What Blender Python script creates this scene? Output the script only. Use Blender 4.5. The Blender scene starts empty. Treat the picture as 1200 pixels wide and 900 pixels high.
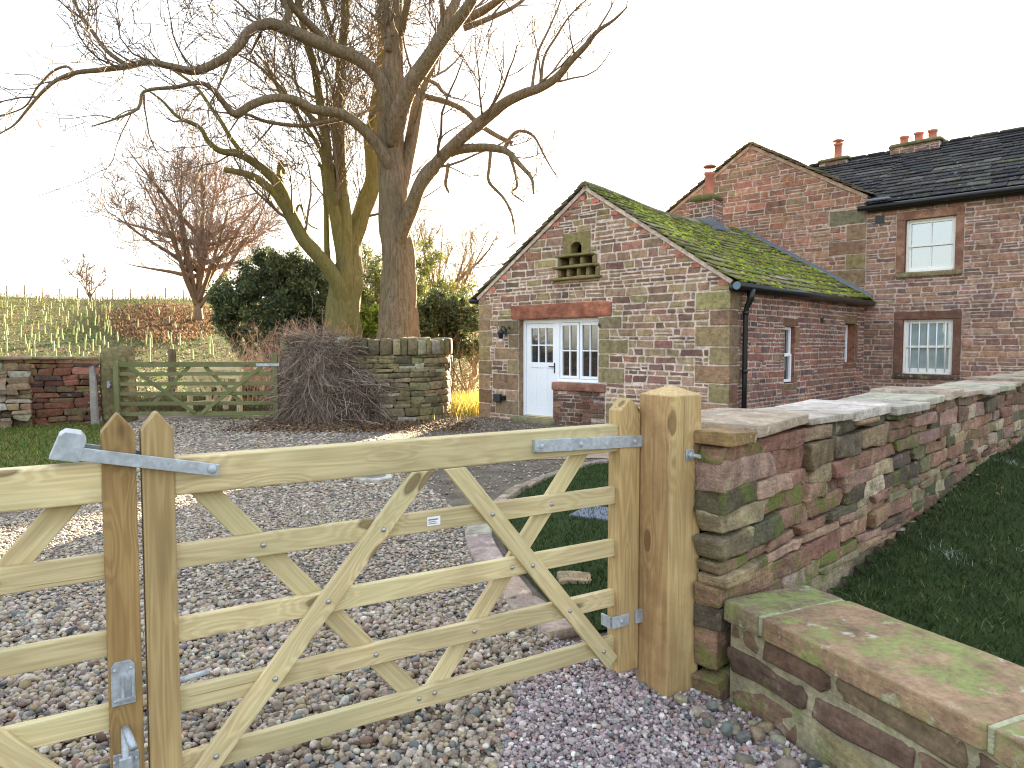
import bpy, bmesh, math, random
import numpy as np
from mathutils import Vector, Matrix

random.seed(7)
RNG = np.random.default_rng(11)
SC = bpy.context.scene
COL = SC.collection
PI = math.pi

# ------------------------------------------------------------------ camera model (used to lay out traced outlines)
F = 833.0
PITCH = math.atan(45 / F)
EYE = 1.55
CP, SP = math.cos(PITCH), math.sin(PITCH)


def ray(px, py):
    x = (px - 600) / F
    y = (450 - py) / F
    return np.array((x, CP + y * SP, -SP + y * CP))


def at_d(px, py, D):
    d = ray(px, py)
    t = D / d[1]
    return np.array((d[0] * t, D, EYE + d[2] * t))


def at_z(px, py, h=0.0):
    d = ray(px, py)
    t = (h - EYE) / d[2]
    return np.array((d[0] * t, d[1] * t, h))


def lin(r, g, b):
    f = lambda c: (c / 255 / 12.92) if c / 255 <= .04045 else ((c / 255 + .055) / 1.055) ** 2.4
    return (f(r), f(g), f(b))


# ------------------------------------------------------------------ mesh building
class MB:
    def __init__(s):
        s.v = []; s.f = []; s.c = []; s.n = 0

    def add(s, v, faces, col=(1, 1, 1), alpha=0.0):
        v = np.asarray(v, float).reshape(-1, 3)
        k = len(v)
        s.v.append(v)
        if isinstance(faces, np.ndarray):
            faces = [faces]
        for f in faces:
            f = np.asarray(f, np.int64)
            if f.ndim == 1:
                f = f[None, :]
            s.f.append(f + s.n)
        c = np.asarray(col, float)
        if c.ndim == 1:
            cc = np.empty((k, 4)); cc[:, :3] = c[:3]; cc[:, 3] = alpha if len(c) < 4 else c[3]
        else:
            cc = c
        s.c.append(cc)
        s.n += k

    def build(s, name, mat, parent=None, smooth=False, loc=None):
        me = bpy.data.meshes.new(name)
        v = np.concatenate(s.v) if s.v else np.zeros((0, 3))
        off = np.zeros(3)
        if loc is not None:
            off = np.asarray(loc, float)
        elif parent is not None:
            p = parent
            while p is not None:
                off = off + np.array(p.location); p = p.parent
        v = v - off
        me.vertices.add(len(v)); me.vertices.foreach_set('co', v.ravel())
        lv = np.concatenate([f.ravel() for f in s.f])
        tot = np.concatenate([np.full(len(f), f.shape[1]) for f in s.f])
        st = np.concatenate(([0], np.cumsum(tot)[:-1]))
        me.loops.add(len(lv)); me.loops.foreach_set('vertex_index', lv)
        me.polygons.add(len(tot)); me.polygons.foreach_set('loop_start', st); me.polygons.foreach_set('loop_total', tot)
        me.polygons.foreach_set('use_smooth', np.full(len(tot), smooth))
        me.update(calc_edges=True)
        ca = me.color_attributes.new('Col', 'FLOAT_COLOR', 'POINT')
        ca.data.foreach_set('color', np.concatenate(s.c).ravel())
        me.materials.append(mat)
        o = bpy.data.objects.new(name, me)
        COL.objects.link(o)
        if parent is not None:
            o.parent = parent
        elif loc is not None:
            o.location = loc
        return o


def tag(o, label=None, cat=None, group=None, kind=None):
    if label: o['label'] = label
    if cat: o['category'] = cat
    if group: o['group'] = group
    if kind: o['kind'] = kind
    return o


def empty(name, loc, rz=0.0, label=None, cat=None, group=None):
    o = bpy.data.objects.new(name, None)
    o.empty_display_size = .2
    o.location = Vector(loc); o.rotation_euler = (0, 0, rz)
    COL.objects.link(o)
    return tag(o, label, cat, group)


def copy_tree(o, parent=None):
    c = o.copy(); COL.objects.link(c)
    if parent is not None: c.parent = parent
    for ch in list(o.children):
        copy_tree(ch, c)
    return c


# chamfered box topology
def _rbox_topo():
    idx = {}
    vs = []
    for sx in (-1, 1):
        for sy in (-1, 1):
            for sz in (-1, 1):
                for ax in range(3):
                    idx[(sx, sy, sz, ax)] = len(vs)
                    vs.append((sx, sy, sz, ax))
    F4 = []; F3 = []
    for ax in range(3):
        o1, o2 = [(1, 2), (2, 0), (0, 1)][ax]
        for s in (-1, 1):
            q = []
            for a, b_ in ((-1, -1), (1, -1), (1, 1), (-1, 1)):
                k = [0, 0, 0]; k[ax] = s; k[o1] = a; k[o2] = b_
                q.append(idx[(k[0], k[1], k[2], ax)])
            F4.append(q if s > 0 else q[::-1])
    for ax in range(3):  # edges parallel to ax
        o1, o2 = [(1, 2), (2, 0), (0, 1)][ax]
        for a in (-1, 1):
            for b_ in (-1, 1):
                k0 = [0, 0, 0]; k0[ax] = -1; k0[o1] = a; k0[o2] = b_
                k1 = list(k0); k1[ax] = 1
                q = [idx[(*k0, o1)], idx[(*k1, o1)], idx[(*k1, o2)], idx[(*k0, o2)]]
                F4.append(q if a * b_ < 0 else q[::-1])
    for sx in (-1, 1):
        for sy in (-1, 1):
            for sz in (-1, 1):
                q = [idx[(sx, sy, sz, 0)], idx[(sx, sy, sz, 1)], idx[(sx, sy, sz, 2)]]
                F3.append(q if sx * sy * sz > 0 else q[::-1])
    return np.array(vs), np.array(F4), np.array(F3)


_RV, _RF4, _RF3 = _rbox_topo()


def rbox_v(lo, hi, bev):
    lo = np.array(lo, float); hi = np.array(hi, float)
    c = (lo + hi) / 2; h = (hi - lo) / 2
    bev = min(bev, h.min() * .8)
    v = _RV[:, :3] * (h - bev)
    v[np.arange(24), _RV[:, 3]] += _RV[np.arange(24), _RV[:, 3]] * bev
    return v + c


def rbox(mb, lo, hi, bev=.004, fr=None, col=(1, 1, 1), alpha=0.0):
    v = rbox_v(lo, hi, bev)
    if fr is not None: v = fr(v)
    mb.add(v, [_RF4, _RF3], col, alpha)


def frame(P0, along, out):
    P0 = np.array(P0, float); A = np.array((along[0], along[1], 0.)); N = np.array((out[0], out[1], 0.))

    def f(v):
        v = np.asarray(v, float).reshape(-1, 3)
        return P0 + v[:, :1] * A + v[:, 1:2] * N + v[:, 2:3] * np.array((0, 0, 1.))
    return f


def tube(mb, pts, rad, n=6, col=(1, 1, 1), alpha=0.0, wob=0.0, cap=True):
    pts = np.asarray(pts, float); m = len(pts)
    rad = np.broadcast_to(np.asarray(rad, float), (m,))
    t = np.gradient(pts, axis=0)
    t /= np.linalg.norm(t, axis=1)[:, None] + 1e-9
    up = np.array((0, 0, 1.)) if abs(t[0][2]) < .9 else np.array((1., 0, 0))
    ang = np.arange(n) * 2 * PI / n
    V = np.empty((m, n, 3))
    u = np.cross(t[0], up); u /= np.linalg.norm(u) + 1e-9
    for i in range(m):
        u = u - t[i] * u.dot(t[i]); u /= np.linalg.norm(u) + 1e-9
        w = np.cross(t[i], u)
        r = rad[i]
        rr = r * (1 + wob * np.sin(ang * 3 + i * .35) * .6 + wob * np.sin(ang * 5 - i * .22 + 1)) if wob else r
        V[i] = pts[i] + (np.cos(ang) * rr)[:, None] * u + (np.sin(ang) * rr)[:, None] * w
    i0 = (np.arange(m - 1)[:, None] * n + np.arange(n)[None, :])
    i1 = (np.arange(m - 1)[:, None] * n + (np.arange(n)[None, :] + 1) % n)
    q = np.stack([i0, i1, i1 + n, i0 + n], -1).reshape(-1, 4)
    fs = [q]
    if cap and n > 3:
        fs += [np.arange(n)[::-1], np.arange(n) + (m - 1) * n]
    mb.add(V.reshape(-1, 3), fs, col, alpha)


def lathe(mb, center, prof, n=16, col=(1, 1, 1), alpha=0):
    pr = np.array(prof, float); m = len(pr)
    ang = np.arange(n) * 2 * PI / n
    V = np.stack([pr[:, 0:1] * np.cos(ang), pr[:, 0:1] * np.sin(ang), np.repeat(pr[:, 1:2], n, 1)], -1).reshape(-1, 3) + np.array(center)
    i0 = (np.arange(m - 1)[:, None] * n + np.arange(n)[None, :]); i1 = (np.arange(m - 1)[:, None] * n + (np.arange(n)[None, :] + 1) % n)
    mb.add(V, [np.stack([i0, i1, i1 + n, i0 + n], -1).reshape(-1, 4), np.arange(n)[::-1], np.arange(n) + (m - 1) * n], col, alpha)


def snoise(p, seed=0, f=1.0, oct=2):
    r = np.random.default_rng(seed + 99)
    out = np.zeros(len(p))
    a = 1.0
    for o in range(oct):
        for _ in range(3):
            k = r.normal(size=3) * f * 2
            out += a * np.sin(p @ k + r.uniform(0, 6.28)) / 3
        f *= 2.1; a *= .5
    return out


def cube_grid(n):
    vs = {}; V = []; Q = []
    g = {3: np.array((-1, -.72, .72, 1.)), 4: np.array((-1, -.84, 0, .84, 1.)), 5: np.array((-1, -.88, -.34, .34, .88, 1.)), 7: np.array((-1, -.94, -.8, -.3, .3, .8, .94, 1.))}.get(n, np.linspace(-1, 1, n + 1))

    def vid(p):
        k = tuple(np.round(p, 5))
        if k not in vs:
            vs[k] = len(V); V.append(k)
        return vs[k]
    for ax in range(3):
        o1, o2 = [(1, 2), (2, 0), (0, 1)][ax]
        for s in (-1, 1):
            for i in range(n):
                for j in range(n):
                    q = []
                    for a, b_ in ((i, j), (i + 1, j), (i + 1, j + 1), (i, j + 1)):
                        p = [0, 0, 0]; p[ax] = s; p[o1] = g[a]; p[o2] = g[b_]
                        q.append(vid(p))
                    Q.append(q if s > 0 else q[::-1])
    return np.array(V, float), np.array(Q)


CG7 = None
CG3 = cube_grid(3); CG4 = cube_grid(4); CG5 = cube_grid(5); CG7 = cube_grid(7)


def block(mb, mapfn, lo, hi, k=8, cg=CG4, noise=.006, col=(1, 1, 1), alpha=0.0, seed=0, taper=True, nf=9.0, irr=1.0):
    seed = abs(int(seed))
    V, Q = cg
    p = V / (np.abs(V) ** k).sum(1)[:, None] ** (1 / k)
    lo = np.array(lo, float); hi = np.array(hi, float)
    c = (lo + hi) / 2; h = (hi - lo) / 2
    if taper:
        r = np.random.default_rng(seed)
        p = p * (1 + irr * r.uniform(-.08, .08, 3) * p[:, [2, 0, 0]])
        p[:, 2] += irr * r.uniform(-.09, .09) * p[:, 0]
        p[:, 0] += irr * r.uniform(-.06, .06) * p[:, 2] * min(1.0, (hi[2] - lo[2]) / max(hi[0] - lo[0], 1e-3) * 2)
    v = c + p * h
    if noise:
        d = snoise(v + seed * 1.37, seed % 17, nf, 3) * noise
        nrm = p / (np.linalg.norm(p, axis=1)[:, None] + 1e-9)
        if len(V) > 200:
            ch_ = np.abs(snoise(v * 1.0 + seed * .7, (seed + 5) % 13, nf * 3.2, 2))
            d = d - noise * 1.1 * np.clip(ch_ - .45, 0, 1) * (np.abs(p).max(1) > .9) + noise * .35 * snoise(v, (seed + 3) % 11, nf * 6, 1)
        v = v + nrm * d[:, None]
    mb.add(mapfn(v) if mapfn else v, [Q], col, alpha)


def prism(poly, y0, y1, bev=.003):
    """polygon in XZ extruded along Y, bevelled: verts, list of faces"""
    bm = bmesh.new()
    vs = [bm.verts.new((x, y0, z)) for x, z in poly]
    f = bm.faces.new(vs)
    r = bmesh.ops.extrude_face_region(bm, geom=[f])
    bmesh.ops.translate(bm, verts=[e for e in r['geom'] if isinstance(e, bmesh.types.BMVert)], vec=(0, y1 - y0, 0))
    bmesh.ops.recalc_face_normals(bm, faces=bm.faces)
    if bev:
        bmesh.ops.bevel(bm, geom=list(bm.edges), offset=bev, segments=2, affect='EDGES', profile=.5)
    bm.verts.index_update()
    V = np.array([v.co[:] for v in bm.verts]); Fs = [np.array([v.index for v in fc.verts]) for fc in bm.faces]
    bm.free()
    return V, Fs


# ------------------------------------------------------------------ materials
def new_mat(name):
    m = bpy.data.materials.new(name); m.use_nodes = True
    nt = m.node_tree
    return m, nt, nt.nodes['Principled BSDF']


def N(nt, typ, **kw):
    n = nt.nodes.new(typ)
    for k, v in kw.items():
        if k.startswith('i_'):
            key = k[2:]
            key = int(key) if key.isdigit() else key.replace('_', ' ')
            n.inputs[key].default_value = v
        else:
            setattr(n, k, v)
    return n


def math_n(nt, op, a, b_=None, clamp=False):
    n = nt.nodes.new('ShaderNodeMath'); n.operation = op; n.use_clamp = clamp
    for i, x in enumerate((a, b_)):
        if x is None: continue
        if isinstance(x, (int, float)): n.inputs[i].default_value = x
        else: nt.links.new(x, n.inputs[i])
    return n.outputs[0]


def mix_c(nt, fac, a, b_, blend='MIX'):
    n = nt.nodes.new('ShaderNodeMix'); n.data_type = 'RGBA'; n.blend_type = blend
    for sock, x in ((n.inputs[0], fac), (n.inputs[6], a), (n.inputs[7], b_)):
        if isinstance(x, (int, float)): sock.default_value = x
        elif isinstance(x, (tuple, list)): sock.default_value = (*x[:3], 1)
        else: nt.links.new(x, sock)
    return n.outputs[2]


def ramp(nt, fac, stops, interp='LINEAR'):
    n = nt.nodes.new('ShaderNodeValToRGB'); n.color_ramp.interpolation = interp
    cr = n.color_ramp
    while len(cr.elements) < len(stops): cr.elements.new(.5)
    for e, (p, c) in zip(cr.elements, stops):
        e.position = p
        e.color = (*c, 1) if isinstance(c, (tuple, list)) else (c, c, c, 1)
    nt.links.new(fac, n.inputs[0])
    return n.outputs[0]


def noise_n(nt, vec, scale, detail=4, rough=.55, dist=0.0):
    n = nt.nodes.new('ShaderNodeTexNoise')
    n.inputs['Scale'].default_value = scale; n.inputs['Detail'].default_value = detail
    n.inputs['Roughness'].default_value = rough; n.inputs['Distortion'].default_value = dist
    if vec is not None: nt.links.new(vec, n.inputs['Vector'])
    return n.outputs[0]


def bump(nt, bsdf, h, strength=.4, dist=.01, prev=None):
    n = nt.nodes.new('ShaderNodeBump'); n.inputs['Strength'].default_value = strength; n.inputs['Distance'].default_value = dist
    nt.links.new(h, n.inputs['Height'])
    if prev is not None: nt.links.new(prev, n.inputs['Normal'])
    nt.links.new(n.outputs[0], bsdf.inputs['Normal'])
    return n.outputs[0]


def coords(nt, kind='Object'):
    return nt.nodes.new('ShaderNodeTexCoord').outputs[kind]


def mapping(nt, vec, scale=(1, 1, 1), loc=(0, 0, 0)):
    n = nt.nodes.new('ShaderNodeMapping'); nt.links.new(vec, n.inputs[0])
    n.inputs['Scale'].default_value = scale; n.inputs['Location'].default_value = loc
    return n.outputs[0]


def stone_mat(name, moss=lin(92, 100, 38), lichen=lin(190, 190, 170), mottle=14, bumpd=.012, lich=.25, rough=.9, stain=None):
    """per-stone colour from the mesh, mottled; alpha of the attribute = how mossy the stone is"""
    m, nt, bs = new_mat(name)
    at = N(nt, 'ShaderNodeAttribute', attribute_name='Col')
    co = coords(nt)
    n1 = noise_n(nt, co, mottle, 6, .65)
    n2 = noise_n(nt, co, mottle * 5, 4, .6)
    n3 = noise_n(nt, co, 2.3, 4, .6)
    v = ramp(nt, n1, [(.3, .58), (.5, 1.0), (.72, 1.42)])
    c = mix_c(nt, 1.0, at.outputs['Color'], v, 'MULTIPLY')
    v2 = ramp(nt, n2, [(.3, .72), (.7, 1.25)])
    c = mix_c(nt, .8, c, mix_c(nt, 1.0, c, v2, 'MULTIPLY'))
    n4 = noise_n(nt, co, .8, 5, .6)
    c = mix_c(nt, 1.0, c, ramp(nt, n4, [(.32, .76), (.5, 1.), (.68, 1.16)]), 'MULTIPLY')
    bed = noise_n(nt, mapping(nt, co, (3, 3, 40)), 1.6, 4, .6)
    c = mix_c(nt, .6, c, mix_c(nt, 1.0, c, ramp(nt, bed, [(.3, .8), (.7, 1.16)]), 'MULTIPLY'))
    if stain:
        s = ramp(nt, n3, [(.45, 0.), (.62, 1.)])
        c = mix_c(nt, math_n(nt, 'MULTIPLY', s, stain[1]), c, stain[0])
    if lich:
        nl = noise_n(nt, co, 9, 5, .7)
        ml = ramp(nt, nl, [(.6, 0.), (.68, 1.)])
        c = mix_c(nt, math_n(nt, 'MULTIPLY', ml, lich), c, lichen)
    nm = noise_n(nt, co, 5.5, 6, .7)
    mm = math_n(nt, 'ADD', nm, math_n(nt, 'MULTIPLY', at.outputs['Alpha'], .36))
    mm = ramp(nt, mm, [(.66, 0.), (.8, 1.)])
    mossc = mix_c(nt, n2, tuple(x * .55 for x in moss), tuple(x * 1.35 for x in moss))
    c = mix_c(nt, math_n(nt, 'MULTIPLY', mm, .85), c, mossc)
    nt.links.new(c, bs.inputs['Base Color'])
    bs.inputs['Roughness'].default_value = rough
    bs.inputs['Specular IOR Level'].default_value = .25
    n5 = noise_n(nt, co, mottle * 14, 3, .6)
    h = math_n(nt, 'ADD', math_n(nt, 'ADD', n1, math_n(nt, 'MULTIPLY', n2, .6)), math_n(nt, 'ADD', math_n(nt, 'MULTIPLY', n5, .22), math_n(nt, 'MULTIPLY', bed, .35)))
    bump(nt, bs, h, .85, bumpd)
    return m


def col_mat(name, rough=.9, var=.35, scale=20, bumpd=.004, spec=.2, trans=0.0):
    m, nt, bs = new_mat(name)
    at = N(nt, 'ShaderNodeAttribute', attribute_name='Col')
    co = coords(nt)
    n1 = noise_n(nt, co, scale, 5, .6)
    v = ramp(nt, n1, [(.3, 1 - var), (.7, 1 + var)])
    c = mix_c(nt, 1.0, at.outputs['Color'], v, 'MULTIPLY')
    nt.links.new(c, bs.inputs['Base Color'])
    bs.inputs['Roughness'].default_value = rough
    bs.inputs['Specular IOR Level'].default_value = spec
    if bumpd: bump(nt, bs, n1, .6, bumpd)
    if trans:
        tr = N(nt, 'ShaderNodeBsdfTranslucent'); nt.links.new(c, tr.inputs['Color'])
        mx = N(nt, 'ShaderNodeMixShader'); mx.inputs[0].default_value = trans
        nt.links.new(bs.outputs[0], mx.inputs[1]); nt.links.new(tr.outputs[0], mx.inputs[2])
        nt.links.new(mx.outputs[0], nt.nodes['Material Output'].inputs['Surface'])
    return m


def plain(name, c, rough=.5, metal=0.0, var=.12, scale=30, spec=.4, bumpd=0.0):
    m, nt, bs = new_mat(name)
    co = coords(nt)
    n1 = noise_n(nt, co, scale, 5, .6)
    cc = mix_c(nt, 1.0, c, ramp(nt, n1, [(.3, 1 - var), (.7, 1 + var)]), 'MULTIPLY')
    nt.links.new(cc, bs.inputs['Base Color'])
    bs.inputs['Roughness'].default_value = rough; bs.inputs['Metallic'].default_value = metal
    bs.inputs['Specular IOR Level'].default_value = spec
    if bumpd: bump(nt, bs, n1, .5, bumpd)
    return m


def wood_mat(name, light, dark, knot=lin(88, 62, 36), green=None, rough=.72, ring=26, weather=None):
    """grain runs along the object's local X"""
    m, nt, bs = new_mat(name)
    co = coords(nt)
    oi = N(nt, 'ShaderNodeObjectInfo')
    off = N(nt, 'ShaderNodeVectorMath', operation='SCALE'); off.inputs[0].default_value = (3.1, 1.7, 2.3)
    nt.links.new(math_n(nt, 'MULTIPLY', oi.outputs['Random'], 9.0), off.inputs['Scale'])
    ad = N(nt, 'ShaderNodeVectorMath', operation='ADD'); nt.links.new(co, ad.inputs[0]); nt.links.new(off.outputs[0], ad.inputs[1])
    p = ad.outputs[0]
    # knots
    kv = mapping(nt, p, (2.6, 6.5, 6.5))
    vo = N(nt, 'ShaderNodeTexVoronoi'); vo.inputs['Scale'].default_value = 1.0; vo.inputs['Randomness'].default_value = 1.0
    nt.links.new(kv, vo.inputs['Vector'])
    kd = vo.outputs['Distance']
    sw = ramp(nt, kd, [(.05, 1.), (.4, 0.)])
    # rings
    gv = mapping(nt, p, (.3, 4.2, 4.2))
    nz = noise_n(nt, gv, 1.6, 3, .5)
    rad = math_n(nt, 'ADD', nz, math_n(nt, 'MULTIPLY', sw, .22))
    rv = math_n(nt, 'SINE', math_n(nt, 'MULTIPLY', rad, ring * 4.2))
    rings = ramp(nt, math_n(nt, 'ADD', math_n(nt, 'MULTIPLY', rv, .5), .5), [(.15, 0.), (.8, 1.)])
    fv = mapping(nt, p, (3, 120, 120))
    fine = noise_n(nt, fv, 1.0, 3, .6)
    c = mix_c(nt, math_n(nt, 'MULTIPLY', rings, .36), light, dark)
    c = mix_c(nt, 1.0, c, ramp(nt, fine, [(.3, .84), (.7, 1.12)]), 'MULTIPLY')
    big = noise_n(nt, mapping(nt, p, (1.4, 4, 4)), 1.3, 3, .5)
    c = mix_c(nt, 1.0, c, ramp(nt, big, [(.3, .8), (.7, 1.15)]), 'MULTIPLY')
    if green:
        gm = ramp(nt, noise_n(nt, mapping(nt, p, (2.2, 5, 5), (4, 1, 2)), 1.0, 3, .5), [(.4, 0.), (.7, 1.)])
        c = mix_c(nt, math_n(nt, 'MULTIPLY', gm, .55), c, green)
    km = ramp(nt, kd, [(.09, 1.), (.15, 0.)])
    kr = ramp(nt, kd, [(.09, 0.), (.125, 1.), (.17, 0.)])
    ck = noise_n(nt, mapping(nt, p, (.9, 55, 55)), 1.0, 2, .5)
    ckm = ramp(nt, ck, [(.705, 0.), (.73, 1.)])
    c = mix_c(nt, math_n(nt, 'MULTIPLY', ckm, .55), c, tuple(x * .6 for x in knot))
    st_ = ramp(nt, noise_n(nt, mapping(nt, p, (1.1, 2.2, 2.2), (7, 3, 1)), 1.5, 5, .65), [(.56, 0.), (.7, 1.)])
    c = mix_c(nt, math_n(nt, 'MULTIPLY', st_, .22), c, tuple(x * 1.3 for x in knot))
    c = mix_c(nt, math_n(nt, 'MULTIPLY', km, .7), c, knot)
    c = mix_c(nt, math_n(nt, 'MULTIPLY', kr, .6), c, tuple(x * .5 for x in knot))
    if weather:
        wn = ramp(nt, noise_n(nt, co, 7, 5, .7), [(.42, 0.), (.65, 1.)])
        c = mix_c(nt, math_n(nt, 'MULTIPLY', wn, weather[1]), c, weather[0])
    br = math_n(nt, 'ADD', math_n(nt, 'MULTIPLY', oi.outputs['Random'], .22), .88)
    hsv = N(nt, 'ShaderNodeHueSaturation'); nt.links.new(c, hsv.inputs['Color']); nt.links.new(br, hsv.inputs['Value'])
    nt.links.new(hsv.outputs[0], bs.inputs['Base Color'])
    bs.inputs['Roughness'].default_value = rough; bs.inputs['Specular IOR Level'].default_value = .3
    bump(nt, bs, math_n(nt, 'ADD', fine, math_n(nt, 'MULTIPLY', rings, .4)), .35, .0015)
    return m


def galv_mat(name):
    m, nt, bs = new_mat(name)
    co = coords(nt)
    vo = N(nt, 'ShaderNodeTexVoronoi'); vo.inputs['Scale'].default_value = 90; nt.links.new(co, vo.inputs['Vector'])
    n1 = noise_n(nt, co, 16, 5, .6)
    c = mix_c(nt, 1.0, lin(178, 184, 190), ramp(nt, n1, [(.3, .7), (.7, 1.12)]), 'MULTIPLY')
    sp = N(nt, 'ShaderNodeSeparateColor'); nt.links.new(vo.outputs['Color'], sp.inputs[0])
    c = mix_c(nt, 1.0, c, ramp(nt, sp.outputs[0], [(0., .86), (1., 1.1)]), 'MULTIPLY')
    nt.links.new(c, bs.inputs['Base Color'])
    bs.inputs['Metallic'].default_value = .3
    nt.links.new(ramp(nt, n1, [(.3, .38), (.7, .6)]), bs.inputs['Roughness'])
    bump(nt, bs, n1, .25, .002)
    return m


def glass_mat(name, dark, refl=.22):
    m, nt, bs = new_mat(name)
    co = coords(nt)
    n1 = noise_n(nt, co, 3.0, 2, .5)
    nt.links.new(mix_c(nt, n1, tuple(x * .6 for x in dark), tuple(x * 1.5 for x in dark)), bs.inputs['Base Color'])
    bs.inputs['Roughness'].default_value = .05
    gl = N(nt, 'ShaderNodeBsdfGlossy'); gl.inputs['Roughness'].default_value = .015
    gl.inputs['Color'].default_value = (.95, .97, 1, 1)
    bp = N(nt, 'ShaderNodeBump'); bp.inputs['Strength'].default_value = .08; bp.inputs['Distance'].default_value = .02
    nt.links.new(n1, bp.inputs['Height']); nt.links.new(bp.outputs[0], gl.inputs['Normal'])
    mx = N(nt, 'ShaderNodeMixShader'); mx.inputs[0].default_value = refl
    nt.links.new(bs.outputs[0], mx.inputs[1]); nt.links.new(gl.outputs[0], mx.inputs[2])
    nt.links.new(mx.outputs[0], nt.nodes['Material Output'].inputs['Surface'])
    return m


def bark_mat(name, c1, c2, moss=None, mossamt=.0, vs=(9, 9, 1.4)):
    m, nt, bs = new_mat(name)
    co = coords(nt)
    n1 = noise_n(nt, mapping(nt, co, vs), 2.2, 6, .65, .6)
    n2 = noise_n(nt, co, 1.1, 4, .6)
    n3 = noise_n(nt, co, 25, 3, .6)
    c = mix_c(nt, ramp(nt, n1, [(.35, 0.), (.65, 1.)]), c1, c2)
    c = mix_c(nt, 1.0, c, ramp(nt, n3, [(.3, .8), (.7, 1.2)]), 'MULTIPLY')
    if moss:
        c = mix_c(nt, math_n(nt, 'MULTIPLY', ramp(nt, n2, [(.42 - mossamt * .2, 0.), (.6 - mossamt * .2, 1.)]), mossamt), c, moss)
    nt.links.new(c, bs.inputs['Base Color']); bs.inputs['Roughness'].default_value = .9
    bs.inputs['Specular IOR Level'].default_value = .15
    bump(nt, bs, n1, .9, .05)
    return m


def soil_mat(name, stops, scale=6, fine=70, bumpd=.02, patch=None):
    m, nt, bs = new_mat(name)
    co = coords(nt)
    n1 = noise_n(nt, co, scale, 6, .65)
    n2 = noise_n(nt, co, fine, 4, .7)
    n0 = noise_n(nt, co, .35, 4, .55)
    c = ramp(nt, math_n(nt, 'ADD', math_n(nt, 'MULTIPLY', n1, .6), math_n(nt, 'MULTIPLY', n2, .4)), stops)
    if patch:
        c = mix_c(nt, math_n(nt, 'MULTIPLY', ramp(nt, n0, [(.42, 0.), (.6, 1.)]), patch[1]), c, patch[0])
    nt.links.new(c, bs.inputs['Base Color']); bs.inputs['Roughness'].default_value = .95
    bs.inputs['Specular IOR Level'].default_value = .15
    bump(nt, bs, math_n(nt, 'ADD', n2, n1), .8, bumpd)
    return m


M = {}
M['gate_wood'] = wood_mat('new_pine', lin(206, 188, 144), lin(164, 140, 96), green=lin(186, 178, 134))
M['stile_wood'] = wood_mat('brown_pine', lin(180, 154, 108), lin(140, 110, 68))
M['post_wood'] = wood_mat('post_pine', lin(182, 158, 112), lin(146, 114, 72), ring=20, weather=(lin(150, 118, 76), .35))
M['stile_dark'] = wood_mat('brown_pine_dark', lin(160, 130, 84), lin(118, 88, 52))
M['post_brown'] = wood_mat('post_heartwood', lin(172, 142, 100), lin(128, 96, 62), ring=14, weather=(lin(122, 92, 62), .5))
M['old_wood'] = wood_mat('weathered_wood', lin(122, 118, 84), lin(84, 82, 54), green=lin(98, 108, 56), weather=(lin(96, 104, 58), .5))
M['pale_wood'] = wood_mat('pale_gate_wood', lin(214, 196, 150), lin(176, 154, 108))
M['grey_wood'] = wood_mat('grey_driftwood', lin(132, 126, 116), lin(92, 86, 78))
M['galv'] = galv_mat('galvanised_steel')
M['bolt'] = plain('bolt_steel', lin(165, 165, 165), .35, .7)
M['wall_stone'] = stone_mat('house_stone', lich=.06, mottle=11)
M['dry_stone'] = stone_mat('dry_wall_stone', moss=lin(104, 116, 52), lichen=lin(184, 180, 132), lich=.5, mottle=13, bumpd=.022)
M['coping'] = stone_mat('coping_stone', moss=lin(134, 146, 84), lichen=lin(205, 205, 188), lich=.55, mottle=8)
M['low_stone'] = stone_mat('low_wall_stone', moss=lin(122, 138, 70), lich=.28, mottle=9)
M['slate'] = stone_mat('roof_slate', moss=lin(104, 108, 46), lichen=lin(150, 150, 140), lich=.3, mottle=7)
M['dark_slate'] = stone_mat('dark_slate', moss=lin(92, 98, 52), lichen=lin(170, 170, 168), lich=.4, mottle=5)
M['white'] = plain('white_paint', lin(236, 239, 243), .35, var=.04)
M['cream'] = plain('cream_paint', lin(232, 230, 222), .4, var=.05)
M['black'] = plain('black_plastic', lin(24, 24, 26), .3, var=.3)
M['lead'] = plain('lead_flashing', lin(112, 116, 124), .65, .15, var=.2)
M['terracotta'] = plain('terracotta', lin(172, 106, 86), .75, var=.18, scale=14, bumpd=.004)
M['glass_sky'] = glass_mat('window_glass', (.05, .06, .07), .34)
M['glass_dark'] = glass_mat('dark_glass', (.028, .028, .026), .2)
M['glass_curtain'] = glass_mat('curtained_glass', lin(150, 166, 162), .16)
M['lintel'] = stone_mat('red_lintel', lich=.05, mottle=6, stain=(lin(98, 62, 50), .55))
M['moss'] = col_mat('moss', .95, .4, 60, .01, .1)
M['barkA'] = bark_mat('brown_bark', lin(88, 74, 60), lin(138, 118, 98), lin(104, 98, 62), .3)
M['barkB'] = bark_mat('mossy_bark', lin(88, 78, 56), lin(134, 120, 92), lin(104, 106, 52), .55)
M['barkC'] = bark_mat('far_bark', lin(100, 80, 64), lin(146, 118, 92))
M['twig'] = col_mat('twigs', .85, .2, 10, 0, .2)
M['leaf'] = col_mat('leaves', .6, .25, 8, 0, .35, trans=.25)
M['blade'] = col_mat('grass_blades', .7, .2, 8, 0, .2, trans=.35)
M['pebble'] = col_mat('pebbles', .75, .3, 45, .003, .35)
M['guard'] = col_mat('tree_guard_plastic', .5, .1, 5, 0, .3, trans=.3)
M['creeper'] = col_mat('dry_creeper', .9, .3, 12, 0, .1)
M['drain'] = plain('drain_metal', lin(120, 120, 118), .6, .3, var=.25)
M['label'] = plain('white_label', lin(228, 230, 232), .4, var=.03)
M['ink'] = plain('grey_ink', lin(110, 112, 120), .6)

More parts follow.
